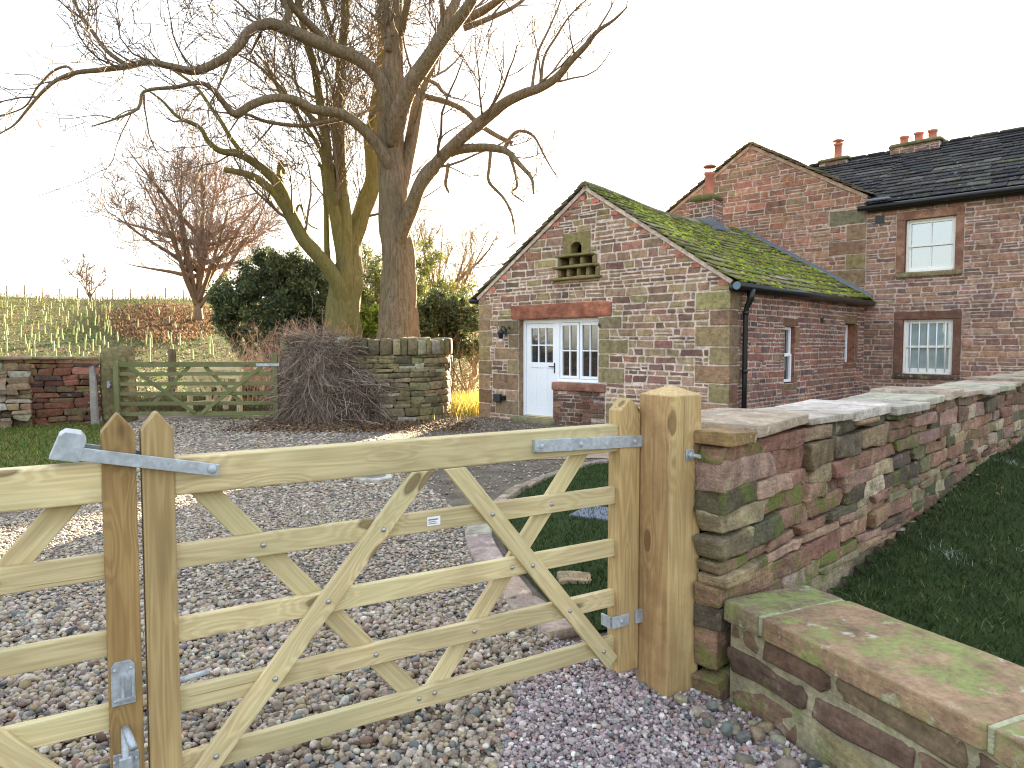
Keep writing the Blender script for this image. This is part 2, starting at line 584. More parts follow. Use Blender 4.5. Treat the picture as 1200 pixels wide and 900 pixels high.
# ------------------------------------------------------------------ layout frames
PH = math.radians(44.5)
Bv = np.array((math.sin(PH), math.cos(PH)))          # away along the cottage side
Av = np.array((math.cos(PH), -math.sin(PH)))         # along the cottage front, towards the right
L0 = np.array((-.711, 15.518, 0.))
CW, CD = 5.88, 6.15
R0 = L0 + np.array((*(Av * CW), 0))
Q0 = R0 + np.array((*(Bv * CD), 0))
FRONT = frame(L0, Av, -Bv)      # cottage gable front
SIDE = frame(R0, Bv, Av)        # cottage right-hand side wall
FARM = frame(Q0, Av, -Bv)       # farmhouse front and wing gable
GATE_ANG = math.radians(31.5)
G0 = np.array((.44, 3.12, 0.))
Gd = np.array((math.cos(GATE_ANG), math.sin(GATE_ANG)))
Gn = np.array((-Gd[1], Gd[0]))

SUN_AZ, SUN_EL = math.radians(15.5), math.radians(10.5)


def ground_h(x, y):
    x = np.asarray(x, float); y = np.asarray(y, float)
    t = np.clip(y, 17, 77)
    h = sum(np.interp(t + o, [10, 18, 30, 38, 50, 77, 84], [0, 0, .5, 1.2, 2.75, 6.65, 7.6]) for o in (-3, -1.5, 0, 1.5, 3)) / 5
    t = t - 17
    h = h * np.clip((y - 16) / 4, 0, 1) - .05 * np.maximum(0, y - 77) + .25 * np.sin(x * .09 + 1) * np.clip(t / 30, 0, 1) + .1 * np.sin(x * .31 + y * .17) * np.clip(t / 20, 0, 1)
    return np.maximum(h, -25) - .012

# ------------------------------------------------------------------ generic generators
def ico(sub):
    bm = bmesh.new(); bmesh.ops.create_icosphere(bm, subdivisions=sub, radius=1.0)
    V = np.array([v.co[:] for v in bm.verts]); Q = np.array([[v.index for v in f.verts] for f in bm.faces]); bm.free()
    return V, Q


ICO1, ICO2 = ico(1), ico(2)


def rot_mats(n, tilt=.5, rng=RNG):
    a = rng.uniform(0, 2 * PI, n); b_ = rng.normal(0, tilt, n); c = rng.normal(0, tilt, n)
    ca, sa, cb, sb, cc, sc_ = np.cos(a), np.sin(a), np.cos(b_), np.sin(b_), np.cos(c), np.sin(c)
    Rz = np.zeros((n, 3, 3)); Rz[:, 0, 0] = ca; Rz[:, 0, 1] = -sa; Rz[:, 1, 0] = sa; Rz[:, 1, 1] = ca; Rz[:, 2, 2] = 1
    Rx = np.zeros((n, 3, 3)); Rx[:, 0, 0] = 1; Rx[:, 1, 1] = cb; Rx[:, 1, 2] = -sb; Rx[:, 2, 1] = sb; Rx[:, 2, 2] = cb
    Ry = np.zeros((n, 3, 3)); Ry[:, 1, 1] = 1; Ry[:, 0, 0] = cc; Ry[:, 0, 2] = sc_; Ry[:, 2, 0] = -sc_; Ry[:, 2, 2] = cc
    return Rz @ Rx @ Ry


def scatter(mb, base, pos, scale, mats, cols, alpha=0.0):
    V, Q = base
    n, k = len(pos), len(V)
    if n == 0: return
    W = np.einsum('nij,nkj->nki', mats, V[None] * scale[:, None, :]) + pos[:, None, :]
    f = (Q[None] + (np.arange(n) * k)[:, None, None]).reshape(-1, Q.shape[1])
    cc = np.ones((n, k, 4)); cc[:, :, :3] = cols[:, None, :]; cc[:, :, 3] = alpha
    mb.add(W.reshape(-1, 3), [f], cc.reshape(-1, 4))


def tone(pal, gain, desat=.15):
    out = []
    for w_, c in pal:
        l = .3 * c[0] + .55 * c[1] + .15 * c[2]
        out.append((w_, tuple((x + (l - x) * desat) * gain for x in c)))
    return out


def pick(pal, n, rng=RNG, jit=.16):
    w = np.array([p[0] for p in pal], float); w /= w.sum()
    c = np.array([p[1] for p in pal])[rng.choice(len(pal), n, p=w)]
    return c * (1 + rng.normal(0, jit, (n, 1))).clip(.45, 1.7) * (1 + rng.normal(0, .04, (n, 3)))


def inpoly(x, y, poly):
    x = np.asarray(x); r = np.zeros(x.shape, bool)
    j = len(poly) - 1
    for i in range(len(poly)):
        xi, yi = poly[i]; xj, yj = poly[j]
        c = ((yi > y) != (yj > y)) & (x < (xj - xi) * (y - yi) / (yj - yi + 1e-12) + xi)
        r ^= c; j = i
    return r


def clip_poly(poly, cl):
    for a, b_, c in cl:
        out = []
        for i in range(len(poly)):
            p, q = poly[i], poly[(i + 1) % len(poly)]
            dp = a * p[0] + b_ * p[1] - c; dq = a * q[0] + b_ * q[1] - c
            if dp <= 0: out.append(p)
            if (dp < 0 < dq) or (dq < 0 < dp):
                t = dp / (dp - dq); out.append((p[0] + (q[0] - p[0]) * t, p[1] + (q[1] - p[1]) * t))
        poly = out
        if len(poly) < 3: return []
    return poly


def flat_stone(mb, fr, poly, out=.012, bev=.011, col=(1, 1, 1), alpha=0.0, back=-.01):
    p = np.array(poly, float); n = len(p)
    c = p.mean(0)
    d = np.linalg.norm(p - c, axis=1)
    inn = c + (p - c) * (1 - np.minimum(.45, bev / np.maximum(d, 1e-4)))[:, None]
    V = np.concatenate([np.c_[p[:, 0], np.full(n, back), p[:, 1]], np.c_[inn[:, 0], np.full(n, out), inn[:, 1]]])
    i = np.arange(n); j = (i + 1) % n
    q = np.stack([i, j, j + n, i + n], 1)
    mb.add(fr(V), [q, i + n], col, alpha)


def stone_poly(s0, s1, z0, z1, rng, cut=.02):
    w, h = s1 - s0, z1 - z0
    c = min(cut, w * .28, h * .32)
    jt = lambda: rng.uniform(.25, 1.0) * c
    g = lambda a=.006: rng.uniform(-a, a)
    return [(s0 + jt(), z0 + g()), ((s0 + s1) / 2 + g(.02), z0 + g(.005)), (s1 - jt(), z0 + g()), (s1 + g(.004), z0 + jt()), (s1 + g(.004), z1 - jt()), (s1 - jt(), z1 + g()),
            ((s0 + s1) / 2 + g(.02), z1 + g(.005)), (s0 + jt(), z1 + g()), (s0 + g(.004), z1 - jt()), (s0 + g(.004), z0 + jt())]


def coursed(mb, fr, s0, s1, z0, z1, clips, opens, pal, ch=(.07, .17), Lr=(.13, .42), joint=.018, out=(.004, .016), rng=RNG, thin=.25, mossz=None, jit=.16, cut=.02):
    z = z0
    ph1, ph2 = rng.uniform(0, 6, 2)
    while z < z1 - .03:
        h = rng.uniform(*ch)
        if z + h > z1 - .05: h = z1 - z
        bands = [(s0, s1, z, z + h)]
        for (a0, a1, b0, b1) in opens:
            nb = []
            for (c0, c1, d0, d1) in bands:
                if a1 <= c0 or a0 >= c1 or b1 <= d0 + .004 or b0 >= d1 - .004:
                    nb.append((c0, c1, d0, d1)); continue
                if a0 > c0: nb.append((c0, a0, d0, d1))
                if a1 < c1: nb.append((a1, c1, d0, d1))
                m0, m1 = max(c0, a0), min(c1, a1)
                if b0 - d0 > .03: nb.append((m0, m1, d0, b0))
                if d1 - b1 > .03: nb.append((m0, m1, b1, d1))
            bands = nb
        for (c0, c1, d0, d1) in bands:
            s = c0
            first = True; slp = 0.0
            while s < c1 - .03:
                hh = d1 - d0
                L = rng.uniform(*Lr) * (.7 + hh * 3)
                if first: L *= rng.uniform(.4, 1); first = False
                if s + L > c1 - .08: L = c1 - s
                sln = 0.0 if s + L >= c1 - .01 else rng.normal(0, .16) * hh
                zc = (d0 + d1) / 2
                parts = [(d0, d1)]
                if rng.random() < thin and hh > .1:
                    m = d0 + hh * rng.uniform(.35, .65); parts = [(d0, m), (m, d1)]
                for e0, e1 in parts:
                    j = joint / 2 * rng.uniform(.6, 1.5); tl = rng.normal(0, .018)
                    wv = lambda ss: .012 * math.sin(ss * 1.7 + ph1 + e0 * 2) if not opens else .006 * math.sin(ss * 1.7 + ph1 + e0 * 2)
                    pol = stone_poly(s + j, s + L - j, e0 + j, e1 - j, rng, cut)
                    pol = [(x, zz + wv(x)) for x, zz in pol]
                    pol = [(x + ((1 - (x - s) / L) * slp + (x - s) / L * sln) * (zz - zc) / hh, zz + tl * (x - s - L / 2)) for x, zz in pol]
                    if clips: pol = clip_poly(pol, clips)
                    if len(pol) < 3: continue
                    pa = np.array(pol)
                    if np.ptp(pa[:, 0]) < .03 or np.ptp(pa[:, 1]) < .02: continue
                    col = pick(pal, 1, rng, jit)[0]
                    al = mossz(s, e0) if mossz else 0
                    flat_stone(mb, fr, pol, rng.uniform(*out), .011, col, al)
                s += L; slp = sln
        z += h


def sheet(mb, fr, s0, s1, z0, topf, opens, col, breaks=(), d=0.0):
    """wall plane with openings left out, as vertical strips"""
    S = sorted(set([s0, s1, *breaks] + [x for o in opens for x in o[:2]]))
    S = [s for s in S if s0 <= s <= s1]
    for a, b_ in zip(S[:-1], S[1:]):
        m = (a + b_) / 2
        cuts = sorted([(o[2], o[3]) for o in opens if o[0] <= m <= o[1]])
        lo = z0
        for c0, c1 in cuts:
            if c0 > lo + 1e-4: mb.add(fr([(a, d, lo), (b_, d, lo), (b_, d, c0), (a, d, c0)]), [np.arange(4)], col)
            lo = max(lo, c1)
        mb.add(fr([(a, d, lo), (b_, d, lo), (b_, d, topf(b_)), (a, d, topf(a))]), [np.arange(4)], col)


def reveal(mb, fr, s0, s1, z0, z1, depth, col, alpha=0):
    a, b_ = 0.0, -depth
    for q in ([(s0, a, z0), (s0, b_, z0), (s0, b_, z1), (s0, a, z1)], [(s1, a, z0), (s1, a, z1), (s1, b_, z1), (s1, b_, z0)],
              [(s0, a, z1), (s0, b_, z1), (s1, b_, z1), (s1, a, z1)], [(s0, a, z0), (s1, a, z0), (s1, b_, z0), (s0, b_, z0)]):
        mb.add(fr(q), [np.arange(4)], col, alpha)


def slates(mb, rmap, length, slope, expo, Lr, thick, pal, rng=RNG, t0=0.0, alpha=0.0):
    u = 0.0
    while u < slope - .02:
        e = expo * rng.uniform(.9, 1.1) * (1.15 - .3 * u / slope)
        ln = min(e * 1.7, slope - u + .02)
        t = t0 - rng.uniform(0, .1) * 0
        first = True
        while t < length - .02:
            L = rng.uniform(*Lr)
            if first: L *= rng.uniform(.4, 1.); first = False
            if t + L > length - .1: L = length - t
            th = thick * rng.uniform(.7, 1.3)
            v = rbox_v((t + .004, u + rng.uniform(-.022, .012), 0), (t + L - .004, u + ln, th), .006)
            uu = (v[:, 1] - u) / ln
            v[:, 2] += (1 - uu) * thick * 1.9 + rng.uniform(0, .005) + (v[:, 0] - t) / L * rng.uniform(-.005, .005)
            mb.add(rmap(v), [_RF4, _RF3], pick(pal, 1, rng)[0], max(0, alpha + rng.normal(0, .15)) if alpha else 0)
            t += L
        u += e


def roofmap(P0, along, up_h, rise, eave_z, sag=None):
    """t along eave, u up the slope, h off the slope; up_h: horizontal upslope direction"""
    A = np.array((*along, 0.)); U = np.array((*up_h, 0.))
    cs = 1 / math.sqrt(1 + rise * rise); sn = rise * cs
    P = np.array((P0[0], P0[1], eave_z))

    def f(v):
        v = np.asarray(v, float).reshape(-1, 3)
        w = P + v[:, :1] * A + v[:, 1:2] * (U * cs + np.array((0, 0, sn))) + v[:, 2:3] * (-U * sn + np.array((0, 0, cs)))
        if sag is not None: w[:, 2] -= sag(v[:, 0], v[:, 1])
        return w
    return f


def grass(mb, xs, ys, zs, hmin, hmax, w, cols, lean=.45, rng=RNG):
    n = len(xs)
    a = rng.uniform(0, 2 * PI, n); h = rng.uniform(hmin, hmax, n); ln = rng.normal(0, lean, (n, 2)) * h[:, None]
    dx, dy = np.cos(a) * w / 2, np.sin(a) * w / 2
    V = np.empty((n, 5, 3))
    V[:, 0] = np.c_[xs - dx, ys - dy, zs]; V[:, 1] = np.c_[xs + dx, ys + dy, zs]
    mx, my = xs + ln[:, 0] * .4, ys + ln[:, 1] * .4
    V[:, 2] = np.c_[mx + dx * .7, my + dy * .7, zs + h * .55]; V[:, 3] = np.c_[mx - dx * .7, my - dy * .7, zs + h * .55]
    V[:, 4] = np.c_[xs + ln[:, 0], ys + ln[:, 1], zs + h * .92]
    i = np.arange(n)[:, None] * 5
    cc = np.ones((n, 5, 4)); cc[:, :, :3] = cols[:, None, :]
    mb.add(V.reshape(-1, 3), [i + np.array([[0, 1, 2, 3]]), i + np.array([[3, 2, 4]])], cc.reshape(-1, 4))


def leafcloud(mb, centers, radii, n, size, pal, rng=RNG, shell=.55, aspect=.45):
    """small leaf faces through the volume of many clumps"""
    centers = np.array(centers, float); radii = np.array(radii, float)
    if radii.ndim == 1: radii = np.repeat(radii[:, None], 3, 1)
    w = radii.prod(1) ** (2 / 3); k = rng.choice(len(centers), n, p=w / w.sum())
    d = rng.normal(size=(n, 3)); d /= np.linalg.norm(d, axis=1)[:, None]
    r = rng.uniform(shell, 1.06, n) ** .7
    p = centers[k] + d * radii[k] * r[:, None]
    ln = size * rng.uniform(.6, 1.4, n)
    u = rng.normal(size=(n, 3)) + d * .6; u /= np.linalg.norm(u, axis=1)[:, None]
    v = np.cross(u, rng.normal(size=(n, 3))); v /= np.linalg.norm(v, axis=1)[:, None]
    V = np.empty((n, 4, 3))
    V[:, 0] = p; V[:, 1] = p + u * (ln * .5)[:, None] + v * (ln * aspect * .5)[:, None]
    V[:, 2] = p + u * ln[:, None]; V[:, 3] = p + u * (ln * .5)[:, None] - v * (ln * aspect * .5)[:, None]
    tint = rng.normal(0, .2, len(centers))
    cols = pick(pal, n, rng) * (1 + tint[k])[:, None].clip(.5, 1.6)
    cc = np.ones((n, 4, 4)); cc[:, :, :3] = cols[:, None, :]
    mb.add(V.reshape(-1, 3), [np.arange(n)[:, None] * 4 + np.arange(4)], cc.reshape(-1, 4))


def grow(mb, pts, rads, level, maxlevel, dens, lens, col, rng, upb=.25, ang=(28, 65), u0=.2, wig=.16, minr=.0035):
    pts = np.asarray(pts, float); seg = np.linalg.norm(np.diff(pts, axis=0), axis=1); tot = seg.sum()
    cum = np.r_[0, np.cumsum(seg)]
    n = rng.poisson(tot * dens[level])
    for _ in range(n):
        u = rng.uniform(u0, 1.0)
        s = u * tot; i = min(np.searchsorted(cum, s, side='right') - 1, len(seg) - 1)
        f = (s - cum[i]) / seg[i]
        p = pts[i] * (1 - f) + pts[i + 1] * f
        r = rads[i] * (1 - f) + rads[i + 1] * f
        t = (pts[i + 1] - pts[i]) / seg[i]
        q = rng.normal(size=3); q -= t * q.dot(t); q /= np.linalg.norm(q)
        th = math.radians(rng.uniform(*ang))
        d = t * math.cos(th) + q * math.sin(th)
        L = lens[level] * rng.uniform(.45, 1.25) * (1.15 - .5 * u)
        r0 = max(minr, min(r * .6, L * .017))
        m = 4 if level >= maxlevel - 1 else 6
        P = [p]; dd = d.copy()
        for kk in range(m):
            dd = dd + rng.normal(0, wig, 3) + np.array((0, 0, upb * .35)); dd /= np.linalg.norm(dd)
            P.append(P[-1] + dd * L / m)
        rr = np.linspace(r0, max(minr * .72, r0 * .3), m + 1)
        tube(mb, P, rr, 3 if r0 < .02 else 5, col * rng.uniform(.8, 1.2), cap=False)
        if level < maxlevel:
            grow(mb, P, rr, level + 1, maxlevel, dens, lens, col, rng, upb, ang, .15, wig, minr)


def smooth_path(pts, rad, per=4):
    """Catmull-Rom through traced points"""
    P = np.array(pts, float); R = np.array(rad, float)
    Pe = np.vstack([2 * P[0] - P[1], P, 2 * P[-1] - P[-2]])
    out = []; ro = []
    for i in range(1, len(Pe) - 2):
        for k in range(per):
            t = k / per
            a, b_, c, d = Pe[i - 1], Pe[i], Pe[i + 1], Pe[i + 2]
            out.append(.5 * ((2 * b_) + (c - a) * t + (2 * a - 5 * b_ + 4 * c - d) * t * t + (3 * b_ - a - 3 * c + d) * t ** 3))
            ro.append(R[i - 1] * (1 - t) + R[i] * t)
    out.append(P[-1]); ro.append(R[-1])
    return np.array(out), np.array(ro)


# ------------------------------------------------------------------ setting: ground sheets
def grid_sheet(name, xs, ys, hf, mat, kind='structure', inside=None):
    X, Y = np.meshgrid(xs, ys)
    Z = hf(X, Y)
    nx, ny = len(xs), len(ys)
    i = (np.arange(ny - 1)[:, None] * nx + np.arange(nx - 1)[None, :]).ravel()
    q = np.stack([i, i + 1, i + nx + 1, i + nx], 1)
    if inside is not None:
        cx = (X.ravel()[q]).mean(1); cy = (Y.ravel()[q]).mean(1)
        q = q[inside(cx, cy)]
    mb = MB(); mb.add(np.c_[X.ravel(), Y.ravel(), Z.ravel()], [q])
    o = mb.build(name, mat, smooth=True, loc=(0, 0, 0))
    return tag(o, kind=kind)


M['ground'] = soil_mat('field_ground', [(.3, lin(52, 58, 32)), (.5, lin(80, 86, 44)), (.7, lin(112, 104, 66))], 1.2, 40, .05, patch=(lin(104, 76, 56), .6))
M['gravelbed'] = soil_mat('gravel_bed', [(.3, lin(84, 77, 70)), (.5, lin(122, 114, 104)), (.7, lin(164, 154, 142))], 9, 60, .02)
M['yard'] = soil_mat('yard_grit', [(.3, lin(72, 64, 54)), (.5, lin(106, 96, 84)), (.7, lin(142, 132, 120))], 3.5, 90, .015)
M['lawnsoil'] = soil_mat('lawn_soil', [(.3, lin(34, 44, 22)), (.5, lin(50, 62, 30)), (.7, lin(72, 76, 44))], 5, 60, .02)
M['turfsoil'] = soil_mat('turf_soil', [(.3, lin(58, 66, 30)), (.5, lin(84, 90, 42)), (.7, lin(116, 108, 64))], 3, 60, .02)

_g = lambda a, b_, n: np.linspace(a, b_, n)
gx = np.r_[_g(-600, -110, 12)[:-1], _g(-110, 60, 120), _g(60, 600, 12)[1:]]
gy = np.r_[_g(-300, -10, 12)[:-1], _g(-10, 16, 20)[:-1], _g(16, 100, 90), _g(100, 1500, 24)[1:]]
grid_sheet('ground', gx, gy, ground_h, M['ground'])

DRIVE = [(-.12, 1.9), (.02, 3.1), (.2, 3.65), (-.05, 4.45), (-.28, 5.4), (-.45, 6.3), (-.7, 7.2), (-1.3, 8.6), (-1.75, 10.5), (-2.1, 12.4), (-3.2, 13.4), (-4.7, 14.6), (-8.2, 15.2), (-7.3, 13.3), (-6.6, 11.6), (-5.3, 8.6), (-4.7, 6.6), (-4.5, 5.2), (-4.0, 3.6), (-3.2, 1.9)]
LAWN2 = [(-.02, 5.1), (.2, 4.3), (.42, 3.75), (1.1, 4.0), (2.0, 5.0), (3.2, 7.6), (2.6, 8.7), (1.7, 9.5), (1.15, 9.25), (.5, 8.35), (.08, 7.3), (-.12, 6.1)]
flat = lambda z: (lambda x, y: np.full_like(np.asarray(x, float), z))


def poly_sheet(name, poly, z, mat):
    mb = MB(); mb.add([(x, y, z) for x, y in poly], [np.arange(len(poly))])
    return tag(mb.build(name, mat, loc=(0, 0, 0)), kind='structure')


poly_sheet('yard', [(-9, .5), (3.5, .5), (3.9, 4.6), (6.5, 9.0), (14, 9.0), (14, 17.5), (-9, 17.0)], -.006, M['yard'])
poly_sheet('driveway', DRIVE, -.001, M['gravelbed'])
poly_sheet('front_apron', [(-.35, .9), (-.12, 1.9), (.02, 3.1), (.2, 3.65), (.5, 3.6), (.9, 3.2), (1.05, 2.95), (2.0, .9)], .002, M['gravelbed'])
poly_sheet('path', [(.1, 9.55), (1.2, 9.75), (2.3, 9.0), (3.0, 8.7), (3.35, 9.3), (3.3, 10.9), (1.55, 12.9), (.6, 10.9)], .003,
           soil_mat('paving', [(.3, lin(112, 96, 82)), (.5, lin(150, 130, 112)), (.7, lin(178, 160, 142))], 2, 50, .004))

LW0 = np.array((.945, 3.03)); LWd = np.array((.41, -.912)); LWn = np.array((-.912, -.41))
W0 = np.array((.885, 3.0))


def bank_h(x, y):
    t = (np.asarray(x) - W0[0]) * Bv[0] + (np.asarray(y) - W0[1]) * Bv[1]
    p = (np.asarray(x) - W0[0]) * Av[0] + (np.asarray(y) - W0[1]) * Av[1]
    return .13 + .074 * np.clip(t - .4, 0, 5) - .045 * np.clip(p - .1, 0, 3) * np.clip(t / 2, 0, 1) + .010 * np.sin(np.asarray(x) * 5) * np.sin(np.asarray(y) * 4)


def in_bank(x, y):
    p = (x - W0[0]) * Av[0] + (y - W0[1]) * Av[1]
    q = (x - LW0[0]) * (-LWn[0]) + (y - LW0[1]) * (-LWn[1])
    return (p > .02) & (q > .2)


grid_sheet('lawn', _g(.8, 9, 60), _g(.4, 10.5, 70), bank_h, M['lawnsoil'], inside=in_bank)
poly_sheet('small_lawn', LAWN2, .012, M['lawnsoil'])
poly_sheet('verge', [(-30, 2), (-4.4, 2), (-4.6, 5.2), (-4.8, 6.6), (-5.4, 8.6), (-6.7, 11.6), (-7.4, 13.3), (-7.9, 14.1), (-30, 14.2)], .005, M['turfsoil'])

# grass of the lawns
mb = MB(); n = 130000
x = RNG.uniform(.9, 8.0, n); y = RNG.uniform(.8, 8.5, n)
k = in_bank(x - .04, y) & (RNG.random(n) < np.clip(5.5 / (np.hypot(x, y) + .5), .25, 1))
x, y = x[k], y[k]
gc = pick([(5, lin(36, 56, 24)), (3, lin(48, 70, 30)), (1.3, lin(78, 90, 46)), (.6, lin(120, 118, 84))], len(x)) * (1 + .35 * snoise(np.c_[x, y, x * 0], 77, 1.1, 3))[:, None].clip(.4, 1.7)
fz = snoise(np.c_[x, y, x * 0], 5, 1.6, 2)
fr_ = (fz > .62) & (RNG.random(len(x)) < .34)
gc[fr_] = np.array(lin(176, 186, 176)) * RNG.uniform(.7, 1.1, (fr_.sum(), 1))
grass(mb, x, y, bank_h(x, y), .014, .062, .0055, gc, .8)
tag(mb.build('lawn_grass', M['blade'], loc=(0, 0, 0)), 'short dark green lawn grass with pale frosty patches behind the low wall', 'grass', kind='stuff')
mb = MB(); n = 24000
x = RNG.uniform(-.3, 3.2, n); y = RNG.uniform(3.7, 9.6, n); k = inpoly(x, y, LAWN2)
x, y = x[k], y[k]
grass(mb, x, y, np.full(len(x), .008), .03, .065, .008, pick([(5, lin(44, 68, 30)), (3, lin(56, 82, 34)), (1, lin(92, 100, 56))], len(x)), .5)
tag(mb.build('small_lawn_grass', M['blade'], loc=(0, 0, 0)), 'dark green grass of the small lawn seen through the new gate', 'grass', kind='stuff')
mb = MB(); n = 42000
x = RNG.uniform(-11.5, -3.8, n); y = RNG.uniform(4.5, 15.0, n)
k = ~inpoly(x, y, DRIVE) & (x < -4.3) & (y < 14.1 + (x + 8) * .5)
x, y = x[k], y[k]
grass(mb, x, y, np.full(len(x), .003), .03, .08, .014, pick([(4, lin(70, 92, 34)), (3, lin(98, 116, 44)), (2, lin(132, 128, 70)), (1, lin(150, 132, 92))], len(x)), .6)
tag(mb.build('verge_grass', M['blade'], loc=(0, 0, 0)), 'rough green grass between the driveway and the left stone wall', 'grass', kind='stuff')

mb = MB(); n = 130
x = RNG.uniform(1.2, 6.5, n); y = RNG.uniform(1.6, 7.5, n); k = in_bank(x - .1, y); x, y = x[k], y[k]; n = len(x)
sz = RNG.uniform(.018, .04, n)
scatter(mb, (np.array([(-.5, 0, 0), (0, -.35, .15), (.5, 0, 0), (0, .35, .15)]), np.array([[0, 1, 2, 3]])), np.c_[x, y, bank_h(x, y) + .045], np.stack([sz, sz, sz], 1), rot_mats(n, .4), pick([(2, lin(130, 98, 66)), (1, lin(166, 136, 96)), (1, lin(96, 74, 56))], n))
tag(mb.build('fallen_leaves', M['blade'], loc=(0, 0, 0)), 'few small dead leaves lying on the lawn behind the low wall', 'leaves', kind='stuff')

# field on the hill: tufts catch the low sun
mb = MB(); n = 42000
y = 18 + 60 * RNG.random(n) ** .85; x = RNG.uniform(-1.0, .02, n) * y * .9
fz = snoise(np.c_[x * .3, y * .3, x * 0], 8, .8, 3)
redz = np.exp(-(((x + .485 * y) / (.10 * y)) ** 2 + ((y - 57) / 17) ** 2)) > .40 + .3 * RNG.random(n)
cg = pick([(4, lin(104, 122, 50)), (3, lin(142, 148, 66)), (2, lin(160, 140, 88)), (1, lin(126, 96, 66))], n)
cr = pick([(4, lin(116, 92, 70)), (3, lin(134, 106, 80)), (2, lin(96, 76, 60))], n)
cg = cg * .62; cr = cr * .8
low = np.clip((58 - y + 5 * fz) / 14, 0, 1)[:, None]  # shade on the lower slope is put into the grass colour: darker, greener
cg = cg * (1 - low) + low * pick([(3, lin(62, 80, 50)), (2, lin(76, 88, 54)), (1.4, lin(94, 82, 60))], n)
cg[redz | (fz > .8)] = cr[redz | (fz > .8)]
hh = np.where(redz, 1.6, 1.0)
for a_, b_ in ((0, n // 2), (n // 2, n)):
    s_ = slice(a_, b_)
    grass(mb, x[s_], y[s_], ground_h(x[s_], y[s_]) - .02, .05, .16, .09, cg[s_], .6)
k = redz
xr = np.repeat(x[k], 2) + RNG.normal(0, .3, 2 * k.sum()); yr = np.repeat(y[k], 2) + RNG.normal(0, .3, 2 * k.sum())
grass(mb, xr, yr, ground_h(xr, yr) - .02, .1, .32, .1, np.repeat(cr[k], 2, 0), .6)
tag(mb.build('field_grass', M['blade'], loc=(0, 0, 0)), 'rough grass and red-brown bracken covering the hillside field', 'field grass', kind='stuff')

# gravel -----------------------------------------------------------------
PEB = tone([(4, lin(168, 154, 138)), (3, lin(150, 132, 116)), (3, lin(176, 160, 150)), (2, lin(132, 116, 104)), (2, lin(160, 142, 108)), (1.3, lin(116, 118, 120)), (.5, lin(92, 98, 100)), (.4, lin(140, 104, 84)), (1.0, lin(196, 188, 178)), (.6, lin(104, 82, 72))], .92, .2)
PEB = [(w_, (c[0] * 1.02, c[1] * .99, c[2] * .9)) for w_, c in PEB]
APRON = [(-.35, .9), (-.12, 1.9), (.02, 3.1), (.2, 3.65), (.42, 3.6), (.6, 3.2), (.83, 3.1), (.97, 2.93), (1.35, 2.0), (1.9, .9)]


def pebbles(mb, poly, box, dens, size, base, pal, zl=.5, flat_=(.45, .75), thin=None, variants=10, kk=2.4, dark=1.0):
    n = int((box[1] - box[0]) * (box[3] - box[2]) * dens)
    x = RNG.uniform(box[0], box[1], n); y = RNG.uniform(box[2], box[3], n)
    k = inpoly(x, y, poly)
    # only what the camera side can see
    k &= (np.abs(x) < .9 * y + 1.3)
    if thin is not None: k &= RNG.random(n) < thin(x, y)
    x, y = x[k], y[k]; n = len(x)
    V, Q = base
    vs = RNG.integers(0, variants, n)
    for v in range(variants):
        m = vs == v
        nn = m.sum()
        p = V / (np.abs(V) ** kk).sum(1)[:, None] ** (1 / kk)
        p = p * (1 + .16 * snoise(V, 40 + v, .8, 2)[:, None])
        s = RNG.uniform(*size, nn) * np.where(RNG.random(nn) < .07, 1.5, 1.0)
        sc = np.stack([s * .5, s * .5 * RNG.uniform(.6, .95, nn), s * .5 * RNG.uniform(*flat_, nn)], 1)
        pos = np.c_[x[m], y[m], sc[:, 2] * RNG.uniform(.1, zl * 2, nn) + .002]
        scatter(mb, (p, Q), pos, sc, rot_mats(nn, (.35 if box[2] < 4 else .15)), pick(pal, nn) * dark)


mb = MB()
edge_thin = lambda x, y: np.clip(1.0 - .75 * ((y > 8.5) & (x > -2.6 - (y - 8.5) * .1)), 0, 1)
pebbles(mb, DRIVE, (-4.1, .25, 1.9, 4.2), 4200, (.015, .036), ICO2, PEB, 1.0)
pebbles(mb, DRIVE, (-4.6, .25, 4.2, 7.0), 2700, (.016, .036), ICO1, PEB, .45, (.3, .55))
pebbles(mb, DRIVE, (-7, .25, 7.0, 10.5), 1100, (.026, .05), ICO1, PEB, .3, (.26, .45), thin=edge_thin)
pebbles(mb, DRIVE, (-8.2, .25, 10.5, 15.2), 420, (.035, .065), ICO1, PEB, .3, (.22, .4), thin=edge_thin)
tag(mb.build('driveway_gravel', M['pebble'], smooth=True, loc=(0, 0, 0)), 'rounded mixed brown and grey pebbles covering the driveway behind the new gate', 'gravel', kind='stuff')
mb = MB()
CHIP = tone([(4, lin(150, 132, 138)), (3, lin(132, 114, 120)), (3, lin(168, 150, 152)), (2, lin(116, 102, 108)), (1.4, lin(188, 178, 180)), (.7, lin(120, 126, 132)), (.5, lin(160, 120, 110))], 1.12, .3)
CHIP = [(w_, (c[0] * 1.02, c[1], c[2] * .92)) for w_, c in CHIP]
pebbles(mb, APRON, (-.4, 1.7, 1.6, 3.7), 9000, (.010, .023), ICO1, CHIP, 1.2, (.5, .9), kk=4, variants=8, dark=1.05)
EDGE = [(.7, 3.0), (.95, 2.92), (1.3, 2.1), (1.5, 1.6), (1.2, 1.6), (.9, 2.3), (.75, 2.7)]
pebbles(mb, EDGE, (.6, 1.6, 1.6, 3.1), 420, (.025, .06), ICO2, PEB, 1.1, (.5, .8), kk=3, dark=.85)
tag(mb.build('purple_chippings', M['pebble'], smooth=False, loc=(0, 0, 0)), 'fine purplish-grey stone chippings in front of the gate post', 'chippings', kind='stuff')
mb = MB()
